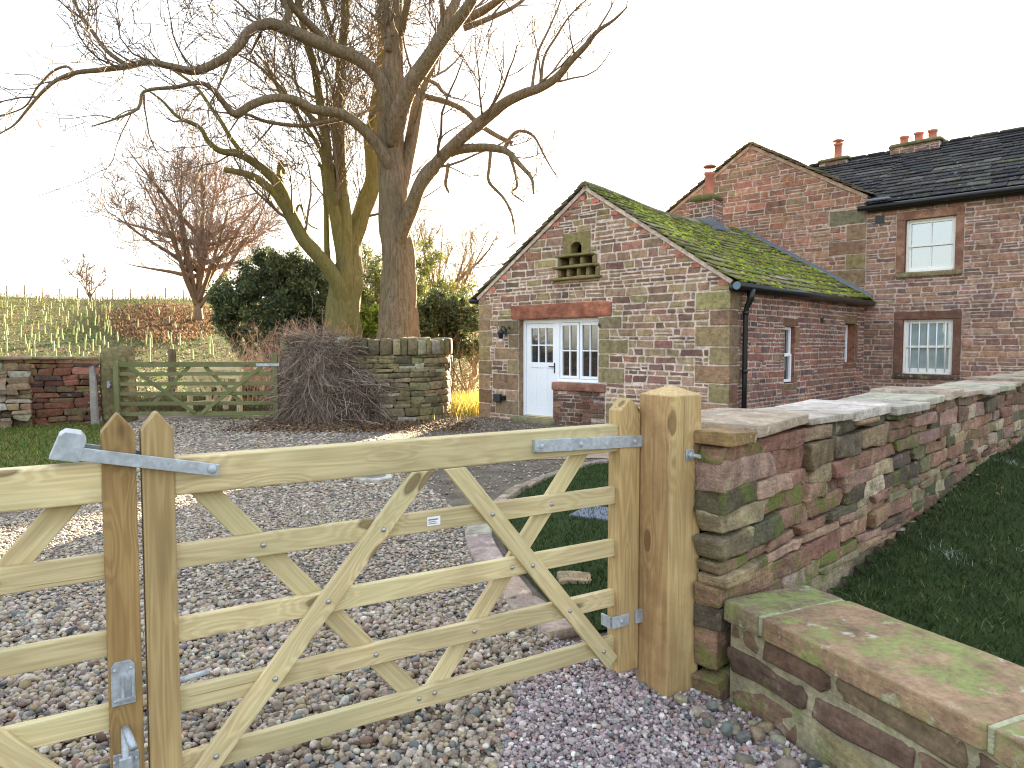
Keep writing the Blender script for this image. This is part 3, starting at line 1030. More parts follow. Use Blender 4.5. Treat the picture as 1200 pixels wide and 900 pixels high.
YARDP = [(-1.3, 8.6), (-.7, 7.2), (.08, 7.5), (1.1, 9.3), (.5, 10.6), (1.2, 13.0), (-.8, 15.3), (-1.3, 15.0), (-4.6, 14.6), (-3.2, 13.4), (-2.1, 12.4), (-1.75, 10.5)]
pebbles(mb, YARDP, (-4.6, 1.3, 7.1, 15.4), 130, (.012, .035), ICO1, PEB, .7)
tag(mb.build('yard_grit', M['pebble'], smooth=True, loc=(0, 0, 0)), 'scattered grit and small stones on the packed yard before the cottage door', 'grit', kind='stuff')

# ------------------------------------------------------------------ the new field gate
def local_obj(name, V, Fs, mat, parent, loc, rot=(0, 0, 0), smooth=False):
    me = bpy.data.meshes.new(name)
    me.from_pydata([tuple(v) for v in V], [], [tuple(int(i) for i in f) for f in Fs])
    me.update()
    if smooth: me.polygons.foreach_set('use_smooth', [True] * len(me.polygons))
    me.materials.append(mat)
    o = bpy.data.objects.new(name, me); COL.objects.link(o)
    o.parent = parent; o.location = loc; o.rotation_euler = rot
    return o


def plank(name, parent, p0, p1, width, y0, y1, mat, cut0=0.0, cut1=0.0, bev=.0035):
    p0 = np.array(p0, float); p1 = np.array(p1, float)
    L = np.linalg.norm(p1 - p0); th = math.atan2(p1[1] - p0[1], p1[0] - p0[0])
    poly = [(-L / 2 + cut0 * -width / 2, -width / 2), (L / 2 + cut1 * -width / 2, -width / 2), (L / 2 + cut1 * width / 2, width / 2), (-L / 2 + cut0 * width / 2, width / 2)]
    # a few sections along the length let the board bow a touch
    V, Fs = prism(poly, y0, y1, bev)
    c = (p0 + p1) / 2
    return local_obj(name, V, Fs, mat, parent, (c[0], 0, c[1]), (0, -th, 0))


def dome(name, parent, s, z, y, r=.0095, mat=None):
    ang = np.arange(12) * 2 * PI / 12
    V = []
    for rr, dy in ((1.0, 0), (.92, -.35), (.65, -.62), (.3, -.74)):
        V += [(math.cos(a) * r * rr, dy * r, math.sin(a) * r * rr) for a in ang]
    V.append((0, -.78 * r, 0))
    Fs = []
    for k in range(3):
        for i in range(12): Fs.append((k * 12 + i, k * 12 + (i + 1) % 12, k * 12 + 12 + (i + 1) % 12, k * 12 + 12 + i))
    for i in range(12): Fs.append((36 + i, 36 + (i + 1) % 12, 48))
    return local_obj(name, V, Fs, mat or M['bolt'], parent, (s, y, z), smooth=True)


def boxes(name, parent, items, mat, bev=.002):
    mb = MB()
    for lo, hi in items: rbox(mb, lo, hi, bev)
    return mb.build(name, mat, parent) if False else _boxes_local(mb, name, mat, parent)


def _boxes_local(mb, name, mat, parent):
    o = mb.build(name, mat, None, loc=(0, 0, 0)); o.parent = parent
    return o


def make_leaf(mirror, root):
    X = (lambda s: s) if not mirror else (lambda s: -3.705 - s)
    W, S = M['gate_wood'], M['stile_wood']
    stp = lambda hw, top, sh, bot: [(bot, -hw), (sh, -hw), (top - .004, -.006), (top, 0), (top - .004, .006), (sh, hw), (bot, hw)]
    V, Fs = prism(stp(.045, 1.347, 1.292, .11), -.024, .056, .003)
    local_obj('meeting_stile', V, Fs, M['stile_dark'] if mirror else S, root, (X(-1.80), 0, 0), (0, -PI / 2, 0))
    V, Fs = prism(stp(.0575, 1.318, 1.265, .085), -.034, .05, .005)
    local_obj('hanging_stile', V, Fs, S, root, (X(.079), 0, 0), (0, -PI / 2, 0))
    cx = lambda a, b_: (min(X(a), X(b_)), max(X(a), X(b_)))
    l, r = cx(-1.757, .024)
    plank('top_rail', root, (l, 1.143), (r, 1.143), .118, -.019, .05, W, bev=.006)
    rails = [.885, .648, .42, .205]
    for z in rails: plank('rail', root, (l, z), (r, z), .076, .0, .03, W)

    def brace(p0, p1, front, c0, c1):
        a = (X(p0[0]), p0[1]); b_ = (X(p1[0]), p1[1])
        if a[0] > b_[0]: a, b_, c0, c1 = b_, a, c1, c0
        th = math.atan2(b_[1] - a[1], b_[0] - a[0])
        ct = {'h': -1 / math.tan(th), 'v': math.tan(th), '': 0.0}
        return plank('brace', root, a, b_, .072, -.0235 if front else .0305, -.0005 if front else .054, W, ct[c0], ct[c1])
    brace((-1.665, 1.083), (-.93, .205), False, 'h', 'h')
    brace((-.915, 1.083), (-1.735, .13), True, 'h', 'h')
    brace((-.785, 1.083), (-.0, .135), True, 'h', '')
    brace((-.145, 1.083), (-.86, .205), False, 'h', 'h')
    yF, yR = -.024, -.0005
    for s, z, y in ((-1.075, .885, yF), (-1.28, .66, yF), (-1.465, .43, yF), (-1.655, .22, yF), (-.62, .885, yF), (-.43, .648, yF), (-.24, .42, yF), (-.055, .2, yF),
                    (-1.49, .885, yR), (-1.31, .66, yR), (-1.1, .42, yR), (-.93, .21, yR), (-.32, .885, yR), (-.515, .648, yR), (-.69, .42, yR), (-.865, .215, yR)):
        dome('bolt', root, X(s), z, y)
    return X


right_leaf = empty('field_gate', G0, GATE_ANG, 'new pale pine gate leaf hung on the square post, carrying the latch bar', 'gate', 'new driveway gate leaves')
make_leaf(False, right_leaf)
left_leaf = empty('field_gate', G0, GATE_ANG, 'new pale pine gate leaf with the drop bolt and catch plate on its stile', 'gate', 'new driveway gate leaves')
make_leaf(True, left_leaf)

# strap hinge, lower hinge, throw-over latch
th = math.atan2(-.018, .57)
V, Fs = prism([(-.29, -.018), (-.282, -.026), (.285, -.026), (.285, .026), (-.282, .026), (-.29, .018)], -.041, -.035, .0015)
st = local_obj('strap_hinge', V, Fs, M['galv'], right_leaf, (-.14, 0, 1.133), (0, -th, 0))
V, Fs = prism([(-.29, -.026), (.16, -.026), (.16, .026), (-.29, .026)], -.0355, -.0195, .001)
_packer = local_obj('packer', V, Fs, M['galv'], st, (.0, 0, 0))
for dx in (-.26, -.06, .24): dome('bolt', st, dx, 0, -.041, .011, M['galv'])
lh = boxes('lower_hinge', right_leaf, [((-.03, -.042, .30), (.075, -.035, .352)), ((-.03, -.042, .30), (-.022, .03, .352)), ((.11, -.05, .30), (.165, -.035, .36))], M['galv'], .0015)
dome('bolt', lh, .03, .326, -.042, .011, M['galv'])

lt = empty('throw_latch', (0, 0, 0)); lt.parent = right_leaf
la = math.atan2(1.165 - 1.245, -1.635 + 2.0)
mkb = lambda y0, y1: prism([(-.205, -.019), (.205, -.019), (.205, .019), (-.205, .019)], y0, y1, .0015)
V, Fs = mkb(-.050, -.042); fb = local_obj('front_bar', V, Fs, M['galv'], lt, (-1.832, 0, 1.2), (0, -la, 0))
V, Fs = mkb(.066, .074); local_obj('rear_bar', V, Fs, M['galv'], lt, (-1.832, 0, 1.2), (0, -la, 0))
V, Fs = prism([(-.045, -.024), (.028, -.024), (.036, .04), (.02, .058), (-.02, .058), (-.034, .045)], -.0505, -.043, .0015)
hk = local_obj('hook_cheek', V, Fs, M['galv'], lt, (-2.03, 0, 1.243), (0, -la, 0))
V, Fs = prism([(-.045, -.024), (.028, -.024), (.036, .04), (.02, .058), (-.02, .058), (-.034, .045)], .0665, .073, .0015)
local_obj('hook_cheek', V, Fs, M['galv'], lt, (-2.03, 0, 1.243), (0, -la, 0))
V, Fs = prism([(.024, .0), (.036, .04), (.02, .058), (-.02, .058), (-.034, .045), (-.046, -.024), (-.038, -.024), (-.027, .041), (-.017, .05), (.016, .05), (.028, .038), (.018, .0)], -.044, .068, .001)
local_obj('hook_plate', V, Fs, M['galv'], lt, (-2.03, 0, 1.243), (0, -la, 0))
dome('pivot_bolt', lt, -1.652, 1.163, -.05, .015, M['galv'])
V, Fs = prism([(-.034, -.017), (.034, -.017), (.034, .017), (-.034, .017)], -.0005, .0, 0)
lb = boxes('label_plate', right_leaf, [((-.893, -.0022, .868), (-.838, -.0006, .902))], M['label'], .0004)
boxes('printed_lines', lb, [((-.888, -.0028, .889), (-.848, -.0023, .894)), ((-.888, -.0028, .882), (-.858, -.0023, .885)), ((-.888, -.0028, .875), (-.852, -.0023, .878))], M['ink'], .0002)
# sliding bolt rod behind the meeting stile
mb = MB(); tube(mb, [(-1.84, .062, .452), (-1.66, .062, .47)], .009, 10); o = mb.build('bolt_rod', M['galv'], None, smooth=True, loc=(0, 0, 0)); o.parent = right_leaf

# drop bolt and catch plate on the left leaf
pl = empty('catch_plate', (0, 0, 0)); pl.parent = left_leaf
V, Fs = prism([(-.032, -.07), (.032, -.07), (.032, .05), (.02, .064), (-.02, .064), (-.032, .05)], -.031, -.0245, .0012)
local_obj('plate', V, Fs, M['galv'], pl, (-1.912, 0, .535))
boxes('keeper', pl, [((-1.918, -.046, .487), (-1.91, -.031, .555)), ((-1.89, -.046, .487), (-1.883, -.031, .555)), ((-1.934, -.036, .48), (-1.88, -.0305, .487))], M['galv'], .001)
for dx, dz in ((-.022, -.055), (.022, -.055), (-.022, .04), (.022, .04)): dome('screw', pl, -1.912 + dx, .535 + dz, -.031, .005, M['galv'])
db = empty('drop_bolt', (0, 0, 0)); db.parent = left_leaf
mb = MB(); tube(mb, [(-1.912, -.043, .02), (-1.912, -.043, .2), (-1.912, -.043, .40)], .0105, 12); o = mb.build('rod', M['galv'], None, smooth=True, loc=(0, 0, 0)); o.parent = db
mb = MB(); tube(mb, [(-1.912, -.043, .398), (-1.906, -.062, .39), (-1.893, -.115, .365)], [.0105, .0115, .0115], 12); o = mb.build('handle', M['galv'], None, smooth=True, loc=(0, 0, 0)); o.parent = db
boxes('bracket', db, [((-1.945, -.031, .255), (-1.875, -.0245, .315)), ((-1.93, -.058, .258), (-1.894, -.03, .312))], M['galv'], .004)
for dx in (-.028, .028): dome('screw', db, -1.912 + dx, .292, -.031, .005, M['galv'])

# square gate post
PC = np.array((.672, 3.02))          # near corner
pw = .192
pc = PC - Gd * 0 + Gn * pw / 2 + Gd * pw / 2
post = empty('gate_post', (*pc, 0), GATE_ANG, 'thick square pine gate post with pyramid top against the end of the stone wall', 'gate post')
bm = bmesh.new()
hw = pw / 2
vs = [bm.verts.new(p) for p in [(-.1, -hw, -hw), (-.1, hw, -hw), (-.1, hw, hw), (-.1, -hw, hw), (1.335, -hw, -hw), (1.335, hw, -hw), (1.335, hw, hw), (1.335, -hw, hw), (1.378, 0, 0)]]
for f in ((3, 2, 1, 0), (0, 1, 5, 4), (1, 2, 6, 5), (2, 3, 7, 6), (3, 0, 4, 7), (4, 5, 8), (5, 6, 8), (6, 7, 8), (7, 4, 8)): bm.faces.new([vs[i] for i in f])
bmesh.ops.recalc_face_normals(bm, faces=bm.faces)
bmesh.ops.bevel(bm, geom=list(bm.edges), offset=.005, segments=2, affect='EDGES', profile=.5)
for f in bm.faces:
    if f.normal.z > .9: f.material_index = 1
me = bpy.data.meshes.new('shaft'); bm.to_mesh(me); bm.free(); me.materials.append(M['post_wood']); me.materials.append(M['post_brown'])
o = bpy.data.objects.new('shaft', me); COL.objects.link(o); o.parent = post; o.rotation_euler = (0, -PI / 2, 0)
hb = empty('hinge_bolt', (0, 0, 0)); hb.parent = post
boxes('washer', hb, [((-.0, -hw - .006, 1.05), (.048, -hw - .001, 1.098))], M['galv'], .001)
hexv = [(math.cos(a) * .017, math.sin(a) * .017) for a in np.arange(6) * PI / 3]
V, Fs = prism([(.024 + x, 1.074 + z) for x, z in hexv], -hw - .022, -hw - .006, .002)
local_obj('nut', V, Fs, M['galv'], hb, (0, 0, 0))
mb = MB(); tube(mb, [(.024, -hw - .02, 1.074), (.024, -hw - .062, 1.074)], .0085, 10); o = mb.build('thread', M['galv'], None, loc=(0, 0, 0)); o.parent = hb


# ------------------------------------------------------------------ dry stone walls
def rubble(mb, mapfn, S0, S1, Hf, depth, pal, rng, ch=(.07, .17), Lr=(.16, .42), out=.016, k=(9, 20), noise=.007, mossf=None, cg=CG4, big=0.0, gap=.004, thick=.12, jit=.16):
    """courses of separate stones; d=0 is the mean face, positive d outward"""
    z = -.04; seed = rng.integers(1000)
    rows = 0
    zmax = max(Hf(S0), Hf(S1))
    while z < zmax - .02:
        h = rng.uniform(*ch) * (1 + big * max(0, 1 - z / .5))
        s = S0 - rng.uniform(0, .02)
        while s < S1 - .03:
            top = Hf(s)
            if z > top - .03: s += .2; continue
            L = rng.uniform(*Lr) * (.75 + h * 2.2)
            if s + L > S1 - .1: L = S1 - s
            hh = min(h, top - z)
            if top - z - hh < .045: hh = top - z
            parts = [(z, z + hh)]
            if rng.random() < .22 and hh > .11:
                m = z + hh * rng.uniform(.4, .6); parts = [(z, m), (m, z + hh)]
            for e0, e1 in parts:
                seed += 1
                o = rng.uniform(-out, out) + (rng.random() < .06) * .04
                dep = depth if s > S0 + .02 else thick
                c = pick(pal, 1, rng, jit)[0]
                al = mossf(s, (e0 + e1) / 2, rng) if mossf else 0
                g = rng.uniform(0, gap)
                dz = .012 * math.sin(s * 2.1 + rows)
                block(mb, mapfn, (s + g, -dep, e0 + g + dz), (s + L - g, o, e1 - g * .5 + dz), rng.uniform(*k), cg, noise, c, al, seed, True, 9.0, 1.8)
            s += L
        z += h; rows += 1


DRY = [(3, lin(138, 104, 80)), (2.2, lin(122, 84, 66)), (2.4, lin(142, 122, 84)), (1.8, lin(112, 96, 70)), (1.2, lin(150, 112, 96)), (1.2, lin(96, 78, 62)), (.8, lin(160, 132, 104))]
DRY = [(3.0, lin(140, 108, 84)), (2.4, lin(128, 92, 74)), (1.9, lin(142, 122, 92)), (1.6, lin(120, 106, 78)), (1.2, lin(152, 118, 102)), (1.6, lin(96, 84, 66)), (1.0, lin(166, 146, 122)), (1.0, lin(92, 94, 60))]
DRY = tone(DRY, 1.1, .14)
WR = frame((*W0, 0), Bv, Av)
rng = np.random.default_rng(21)
wall = empty('dry_stone_wall', (*W0, 0), 0, 'long dry stone wall of brown and mossy stones with flat slab top, running back from the gate post', 'stone wall')
mb = MB()
rbox(mb, (.13, -.38, -.1), (9.6, -.07, 1.1), .01, WR, lin(40, 34, 28))
core = mb.build('wall_core', M['dry_stone'], wall)
mb = MB()
Hw = lambda s: 1.12 + .015 * math.sin(s * 2)
rubble(mb, WR, 0.02, 9.6, Hw, .2, DRY, rng, mossf=lambda s, z, r: np.clip(r.uniform(-.35, .5) + .2 * (s < 1.2) - .1 * (s > 3), 0, 1), cg=CG7, big=.35, ch=(.045, .15), Lr=(.2, .58), k=(10, 24), gap=.002, noise=.010)
mb.build('face_stones', M['dry_stone'], wall, smooth=True)
mb = MB()
WRb = frame((*(W0 - Av * .42), 0), Bv, -Av)
rubble(mb, WRb, 0.12, 9.6, Hw, .16, DRY, rng, cg=CG3, mossf=lambda s, z, r: r.uniform(0, .5))
mb.build('back_stones', M['dry_stone'], wall, smooth=True)
s = -.06; i = 0
COPC = [(3, lin(176, 167, 150)), (2, lin(166, 150, 130)), (1.5, lin(184, 176, 162)), (1, lin(168, 144, 118))]
while s < 9.5:
    L = rng.uniform(.34, .68); t = rng.uniform(.038, .06); zz = Hw(s + L / 2) + rng.uniform(-.004, .012)
    c = pick(COPC, 1, rng, .08)[0]
    if i == 0: L, t, c = .3, .055, np.array(lin(150, 122, 84))
    mb = MB()
    dz = rng.uniform(-.012, .014)
    fr = lambda v: WR(np.c_[v[:, 0], v[:, 1], v[:, 2] + (v[:, 0] - s) / L * dz])
    block(mb, fr, (max(s, .1 if i else .0) + .004, (-.47 if i else -.15) + rng.uniform(-.03, .02), zz - .002), (s + L - .004, .055 + rng.uniform(-.035, .03), zz + t), 28, CG7, .004, c * .86, .02 if i else .3, 300 + i, True, 6)
    if rng.random() < .55 and i:   # thin packing stone under the slab
        block(mb, WR, (s + .05, -.3, zz - .03), (s + L * .7, .035, zz + .004), 9, CG3, .004, pick(DRY, 1, rng)[0], .4, 500 + i)
    mb.build('coping_slab', M['coping'], wall, smooth=True)
    s += L; i += 1

# low wall towards the road
LWF = frame((*LW0, 0), LWd, LWn)
lw = empty('low_garden_wall', (*LW0, 0), 0, 'low mortared stone wall with mossy flat coping in front of the lawn', 'low wall')
rng = np.random.default_rng(5)
mb = MB()
mort = lin(146, 138, 112)
rbox(mb, (0, -.40, -.05), (2.9, 0, .36), .01, LWF, mort, .3)
mb.build('mortar_core', M['low_stone'], lw)
LOWP = [(3, lin(112, 90, 72)), (2, lin(132, 114, 86)), (2, lin(96, 78, 66)), (1, lin(140, 124, 94))]
mb = MB()
z = -.03
for h in (.17, .12, .105):
    s = -.1 * rng.random()
    while s < 2.85:
        L = rng.uniform(.26, .55)
        block(mb, LWF, (max(s, 0) + .014, -.1, z + .014), (s + L - .014, rng.uniform(.004, .016), z + h - .012), rng.uniform(7, 12), CG7, .014, pick(LOWP, 1, rng)[0], rng.uniform(-.1, .3), int(s * 91 + z * 700))
        s += L
    z += h
mb.build('wall_stones', M['low_stone'], lw, smooth=True)
s = -.02
for i, L in enumerate((.22, .92, .8, .9)):
    mb = MB()
    block(mb, LWF, (s + .007, -.47, .362), (s + L - .007, .03, .452), 30, CG7, .006, pick([(2, lin(138, 116, 90)), (1, lin(132, 116, 90))], 1, rng, .06)[0], .5, 40 + i, False, 5)
    mb.build('coping_slab', M['coping'], lw, smooth=True)
    mb = MB(); rbox(mb, (s + L - .012, -.455, .365), (s + L + .012, .018, .4475), .004, LWF, lin(158, 156, 126), .2); mb.build('mortar_joint', M['low_stone'], lw)
    s += L

# left boundary wall
LA = np.array((-8.28, 14.25)); Ld = np.array((-.86, -.51)); Ln = np.array((.51, -.86))
LF = frame((*LA, 0), Ld, Ln)
lwall = empty('red_stone_wall', (*LA, 0), 0, 'low red sandstone boundary wall left of the old gate, in front of the planted field', 'stone wall')
REDP = [(3, lin(128, 84, 66)), (2, lin(104, 70, 58)), (2, lin(116, 92, 68)), (1.4, lin(86, 66, 56)), (1, lin(146, 104, 84))]
rng = np.random.default_rng(31)
mb = MB(); rbox(mb, (.03, -.4, -.1), (9, -.06, 1.27), .01, LF, lin(38, 30, 26)); mb.build('wall_core', M['dry_stone'], lwall)
mb = MB(); rubble(mb, LF, 0, 9.0, lambda s: 1.29 + .02 * math.sin(s * 3), .18, REDP, rng, cg=CG3, ch=(.08, .17), Lr=(.2, .5), mossf=lambda s, z, r: np.clip(r.uniform(-.3, .45) + .25 * (z > 1.15), 0, 1))
mb.build('face_stones', M['dry_stone'], lwall, smooth=True)
mb = MB(); s = 0; i = 0
while s < 9:
    L = rng.uniform(.4, .8)
    block(mb, LF, (s + .004, -.46, 1.28), (s + L - .004, .04, 1.335 + rng.uniform(-.01, .015)), 12, CG4, .006, pick([(2, lin(150, 128, 100)), (1, lin(120, 108, 80))], 1, rng)[0], .45, 700 + i); s += L; i += 1
mb.build('coping', M['dry_stone'], lwall, smooth=True)
mb = MB()
bt = lambda v: LF(np.c_[v[:, 0], v[:, 1] + np.clip(1.25 - v[:, 2], 0, 1.3) * .22 * (v[:, 1] > .0), v[:, 2]])
rubble(mb, bt, 1.15, 1.75, lambda s: 1.22, .12, [(2, lin(150, 138, 116)), (2, lin(134, 112, 88)), (1, lin(170, 166, 150))], rng, cg=CG4, out=.02)
o = mb.build('buttress', M['dry_stone'], lwall, smooth=True); o.location = o.location + Vector((Ln[0] * .06, Ln[1] * .06, 0))

# curved wall
cp = np.array([(-5.0, 15.45), (-4.5, 15.0), (-3.7, 14.62), (-2.9, 14.45), (-2.1, 14.55), (-1.56, 14.98), (-1.36, 15.5), (-1.4, 16.1)])
cpp, _ = smooth_path(np.c_[cp, np.zeros(len(cp))], np.zeros(len(cp)), 12)
cum = np.r_[0, np.cumsum(np.linalg.norm(np.diff(cpp[:, :2], axis=0), axis=1))]
tg = np.gradient(cpp[:, :2], axis=0); tg /= np.linalg.norm(tg, axis=1)[:, None]


def CW_map(v):
    v = np.asarray(v, float).reshape(-1, 3)
    x = np.interp(v[:, 0], cum, cpp[:, 0]); y = np.interp(v[:, 0], cum, cpp[:, 1])
    tx = np.interp(v[:, 0], cum, tg[:, 0]); ty = np.interp(v[:, 0], cum, tg[:, 1])
    return np.c_[x + ty * v[:, 1], y - tx * v[:, 1], v[:, 2]]


CWL = cum[-1]
rng = np.random.default_rng(77)
cwall = empty('curved_stone_wall', (-2.9, 14.6, 0), 0, 'short curved dry stone wall with upright coping stones, below the two big bare trees', 'stone wall')
OLV = [(3, lin(126, 116, 84)), (2, lin(108, 100, 74)), (2, lin(142, 128, 98)), (1.0, lin(122, 108, 84)), (.9, lin(168, 160, 140)), (1, lin(92, 86, 66))]
mb = MB()
ss = np.linspace(.02, CWL - .02, 40)
for a, b_ in zip(ss[:-1], ss[1:]): rbox(mb, (a - .01, -.36, -.05), (b_ + .01, -.08, 1.36), .002, CW_map, lin(36, 34, 26))
mb.build('wall_core', M['dry_stone'], cwall)
mb = MB(); rubble(mb, CW_map, 0, CWL, lambda s: 1.36 + .02 * math.sin(s * 2), .2, OLV, rng, cg=CG4, ch=(.07, .18), Lr=(.18, .5), mossf=lambda s, z, r: np.clip(r.uniform(-.3, .35) + .15 * (z > 1.0), 0, 1))
mb.build('face_stones', M['dry_stone'], cwall, smooth=True)
mb = MB(); s = .02; i = 0
while s < CWL - .08:
    L = rng.uniform(.13, .27)
    block(mb, CW_map, (s + .003, -.42, 1.35), (s + L - .003, .045 + rng.uniform(-.02, .02), 1.72 + rng.uniform(-.06, .03)), rng.uniform(6, 9), CG4, .008, pick(OLV, 1, rng)[0] * .95, rng.uniform(.05, .45), 900 + i); s += L; i += 1
mb.build('upright_coping', M['dry_stone'], cwall, smooth=True)

# stone gate pillar
sp = empty('stone_gate_pillar', (-8.05, 14.5, 0), 0, 'squat mossy monolithic stone gate pillar at the latch side of the old gate', 'pillar')
mb = MB(); block(mb, None, (-8.33, 14.3, -.05), (-7.76, 14.75, 1.53), 9, cube_grid(8), .018, lin(124, 112, 80), .3, 3, True, 3)
mb.build('shaft', M['dry_stone'], sp, smooth=True)
boxes('latch_catch', sp, [((-.08, -.26, .70), (-.03, -.185, .83)), ((-.05, -.28, .74), (-.0, -.23, .79))], M['galv'], .004)
pole = MB(); tube(pole, [(-8.1, 13.75, -.02), (-8.15, 13.81, .4), (-8.22, 13.93, .85), (-8.30, 14.03, 1.13)], [.075, .07, .066, .055], 9, wob=.1)
tag(pole.build('leaning_post', M['grey_wood'], loc=(-8.1, 13.75, 0)), 'weathered grey wooden stake leaning against the red stone wall beside the stone pillar', 'post')


# old six-bar gate
def old_gate(name, x0, x1, y0, y1, mat, label, group, hs, zr, base, tops, braces, mid=False):
    ang = math.atan2(y1 - y0, x1 - x0); Lg = math.hypot(x1 - x0, y1 - y0)
    r = empty(name, (x0, y0, base), ang, label, 'gate', group)
    for s, top in ((.05, tops[0]), (Lg - .05, tops[1])):
        V, Fs = prism([(.04, -.05), (top - .05, -.05), (top, 0), (top - .05, .05), (.04, .05)], -.035, .045, .004)
        local_obj('stile', V, Fs, mat, r, (s, 0, 0), (0, -PI / 2, 0))
    for i, z in enumerate(zr):
        plank('top_rail' if i == 0 else 'rail', r, (.09, z), (Lg - .09, z), .1 if i == 0 else .075, -.015 if i == 0 else 0, .04 if i == 0 else .025, mat)
    for a, b_, front in braces:
        plank('brace', r, a, b_, .075, -.022 if front else .026, -.001 if front else .046, mat)
    return r, Lg


og, Lg = old_gate('field_gate', -7.97, -4.78, 14.22, 14.5, M['old_wood'], 'old green-stained six-bar field gate between the stone pillar and the creeper', None, 0, (1.17, .98, .78, .58, .38, .17), .0, (1.27, 1.42),
                  [((.3, 1.13), (1.55, .18), True), ((2.9, 1.13), (1.68, .18), True), ((1.45, 1.13), (.75, .4), False), ((1.75, 1.13), (2.45, .4), False)])
mb = MB(); rbox(mb, (Lg - .42, -.05, 1.13), (Lg + .04, -.037, 1.19), .002); o = mb.build('strap_hinge', M['galv'], None, loc=(0, 0, 0)); o.parent = og
vb = [((.1, .95), (.62, .12), True), ((1.3, .95), (.72, .12), True)]
old_gate('pale_gate', -6.95, -6.02, 16.15, 15.75, M['pale_wood'], 'pale new timber gate leaf standing open in the field behind the old gate', 'pale gate leaves in the field', 0, (1.02, .82, .62, .43, .24), .03, (1.1, 1.14), [((.1, .98), (.6, .2), True), ((1.1, .98), (.62, .2), True)])
old_gate('pale_gate', -7.2, -6.62, 15.75, 16.5, M['pale_wood'], 'second pale timber gate leaf angled behind the first one in the field', 'pale gate leaves in the field', 0, (.98, .8, .62, .43, .24), .03, (1.04, 1.04), [((.1, .94), (.55, .2), True), ((1.0, .94), (.56, .2), True)])
mb = MB(); tube(mb, [(-9.85, 20.6, -.1), (-9.86, 20.6, .8), (-9.84, 20.6, 1.45)], [.13, .12, .11], 9, wob=.08)
tag(mb.build('stump_post', M['barkA'], loc=(-9.85, 20.6, 0)), 'dark thick wooden straining post standing in the field behind the old gate', 'post')

# ------------------------------------------------------------------ cottage
rng = np.random.default_rng(101)
COTP = [(3, lin(140, 116, 94)), (3, lin(124, 100, 84)), (2.2, lin(138, 122, 88)), (1.6, lin(112, 90, 80)), (1.2, lin(152, 128, 106)), (.8, lin(134, 96, 82)), (.8, lin(100, 86, 74))]
SIDP = [(3, lin(124, 88, 76)), (2.5, lin(112, 84, 76)), (1.5, lin(98, 80, 76)), (1.4, lin(136, 98, 82)), (1, lin(120, 100, 84))]
FGP = [(3, lin(136, 100, 80)), (2, lin(122, 90, 74)), (2, lin(144, 112, 90)), (1.2, lin(112, 86, 72)), (1, lin(150, 106, 88)), (.8, lin(118, 102, 78))]
FFP = [(3, lin(126, 96, 80)), (2.4, lin(112, 88, 76)), (1.6, lin(104, 86, 80)), (1.4, lin(138, 110, 90)), (1, lin(132, 98, 82))]
warm = lambda pal: [(w_, (c[0] * 1.04, c[1] * .99, c[2] * .97)) for w_, c in pal]
COTP = tone(warm(COTP), 1.14, .05); SIDP = tone(warm(SIDP), 1.34, .02); FGP = tone(warm(FGP), 1.34, .02); FFP = tone(warm(FFP), 1.42, .05)
QUO = [(3, lin(146, 132, 94)), (2.4, lin(148, 126, 98)), (2, lin(134, 118, 90)), (.7, lin(142, 112, 90))]
MORT = lin(204, 186, 172); MORT2 = lin(186, 166, 154)

cot = empty('stone_cottage', L0, 0, 'single-storey stone cottage with mossy roof, white part-glazed door and pigeon ledges in its gable', 'cottage')
EV, RISE, AP = 2.58, .645, 4.48
top = lambda s: min(AP, EV + RISE * min(s, CW - s))
G = .175
OPEN = [(1.2, 2.13, .1, 2.08), (2.13, 3.25, .84, 2.08), (2.3, 3.2, 2.87, 3.25), (2.586, 2.854, 3.27, 3.52)]
mb = MB()
sheet(mb, FRONT, 0, CW, -.1, top, OPEN, MORT, (CW / 2,))
for o in OPEN[:2]: pass
reveal(mb, FRONT, 1.2, 3.25, .1, 2.08, .3, lin(138, 114, 92))
reveal(mb, FRONT, 2.3, 3.2, 2.87, 3.25, .3, lin(96, 88, 62), .4)
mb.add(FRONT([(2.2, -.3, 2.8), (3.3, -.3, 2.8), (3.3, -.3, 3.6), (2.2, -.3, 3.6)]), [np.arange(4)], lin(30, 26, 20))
m_, c_ = RISE, EV
clips = [(-m_, 1, c_ - .03), (m_, 1, c_ + m_ * CW - .03)]
blocks = []   # large dressed stones: (s0, s1, z0, z1)
z = -.05
i = 0
for h in (.36, .3, .32, .3, .3, .34, .26, .3, .2):   # quoins at both corners
    w = .62 if i % 2 else .34
    if z + h > 2.5: h = 2.52 - z
    if h < .08: break
    blocks.append((0, w if i % 2 == 0 else .40, z, z + h))
    blocks.append((CW - (.62 if i % 2 else .36), CW, z, z + h))
    z += h; i += 1
jl = [(.5, 1.2, .1, .4), (.78, 1.2, .4, .62), (.42, 1.2, .62, .96), (.86, 1.2, .96, 1.26), (.48, 1.2, 1.26, 1.5), (.9, 1.2, 1.5, 1.78), (.62, 1.2, 1.78, 2.08)]
jr = [(3.43, 3.62, .1, .5), (3.25, 3.85, .86, 1.14), (3.25, 3.5, 1.14, 1.4), (3.25, 3.92, 1.4, 1.66), (3.25, 3.5, 1.66, 1.86), (3.25, 3.78, 1.86, 2.08)]
for q in jl + jr: blocks.append(q)
for (a, b_, c, d) in blocks:
    flat_stone(mb, FRONT, stone_poly(a + (.008 if a > .01 else -.012), b_ - (.008 if b_ < CW - .01 else -.012), c + .008, d - .008, rng, .012), rng.uniform(.012, .02), .012, pick(QUO, 1, rng, .1)[0], .12 * rng.random())
opens = OPEN + blocks + [(1.0, 3.55, 2.08, 2.37), (2.11, 3.43, -.1, .86), (2.2, 3.28, 2.78, 3.3), (2.4, 3.06, 3.27, 3.7)]
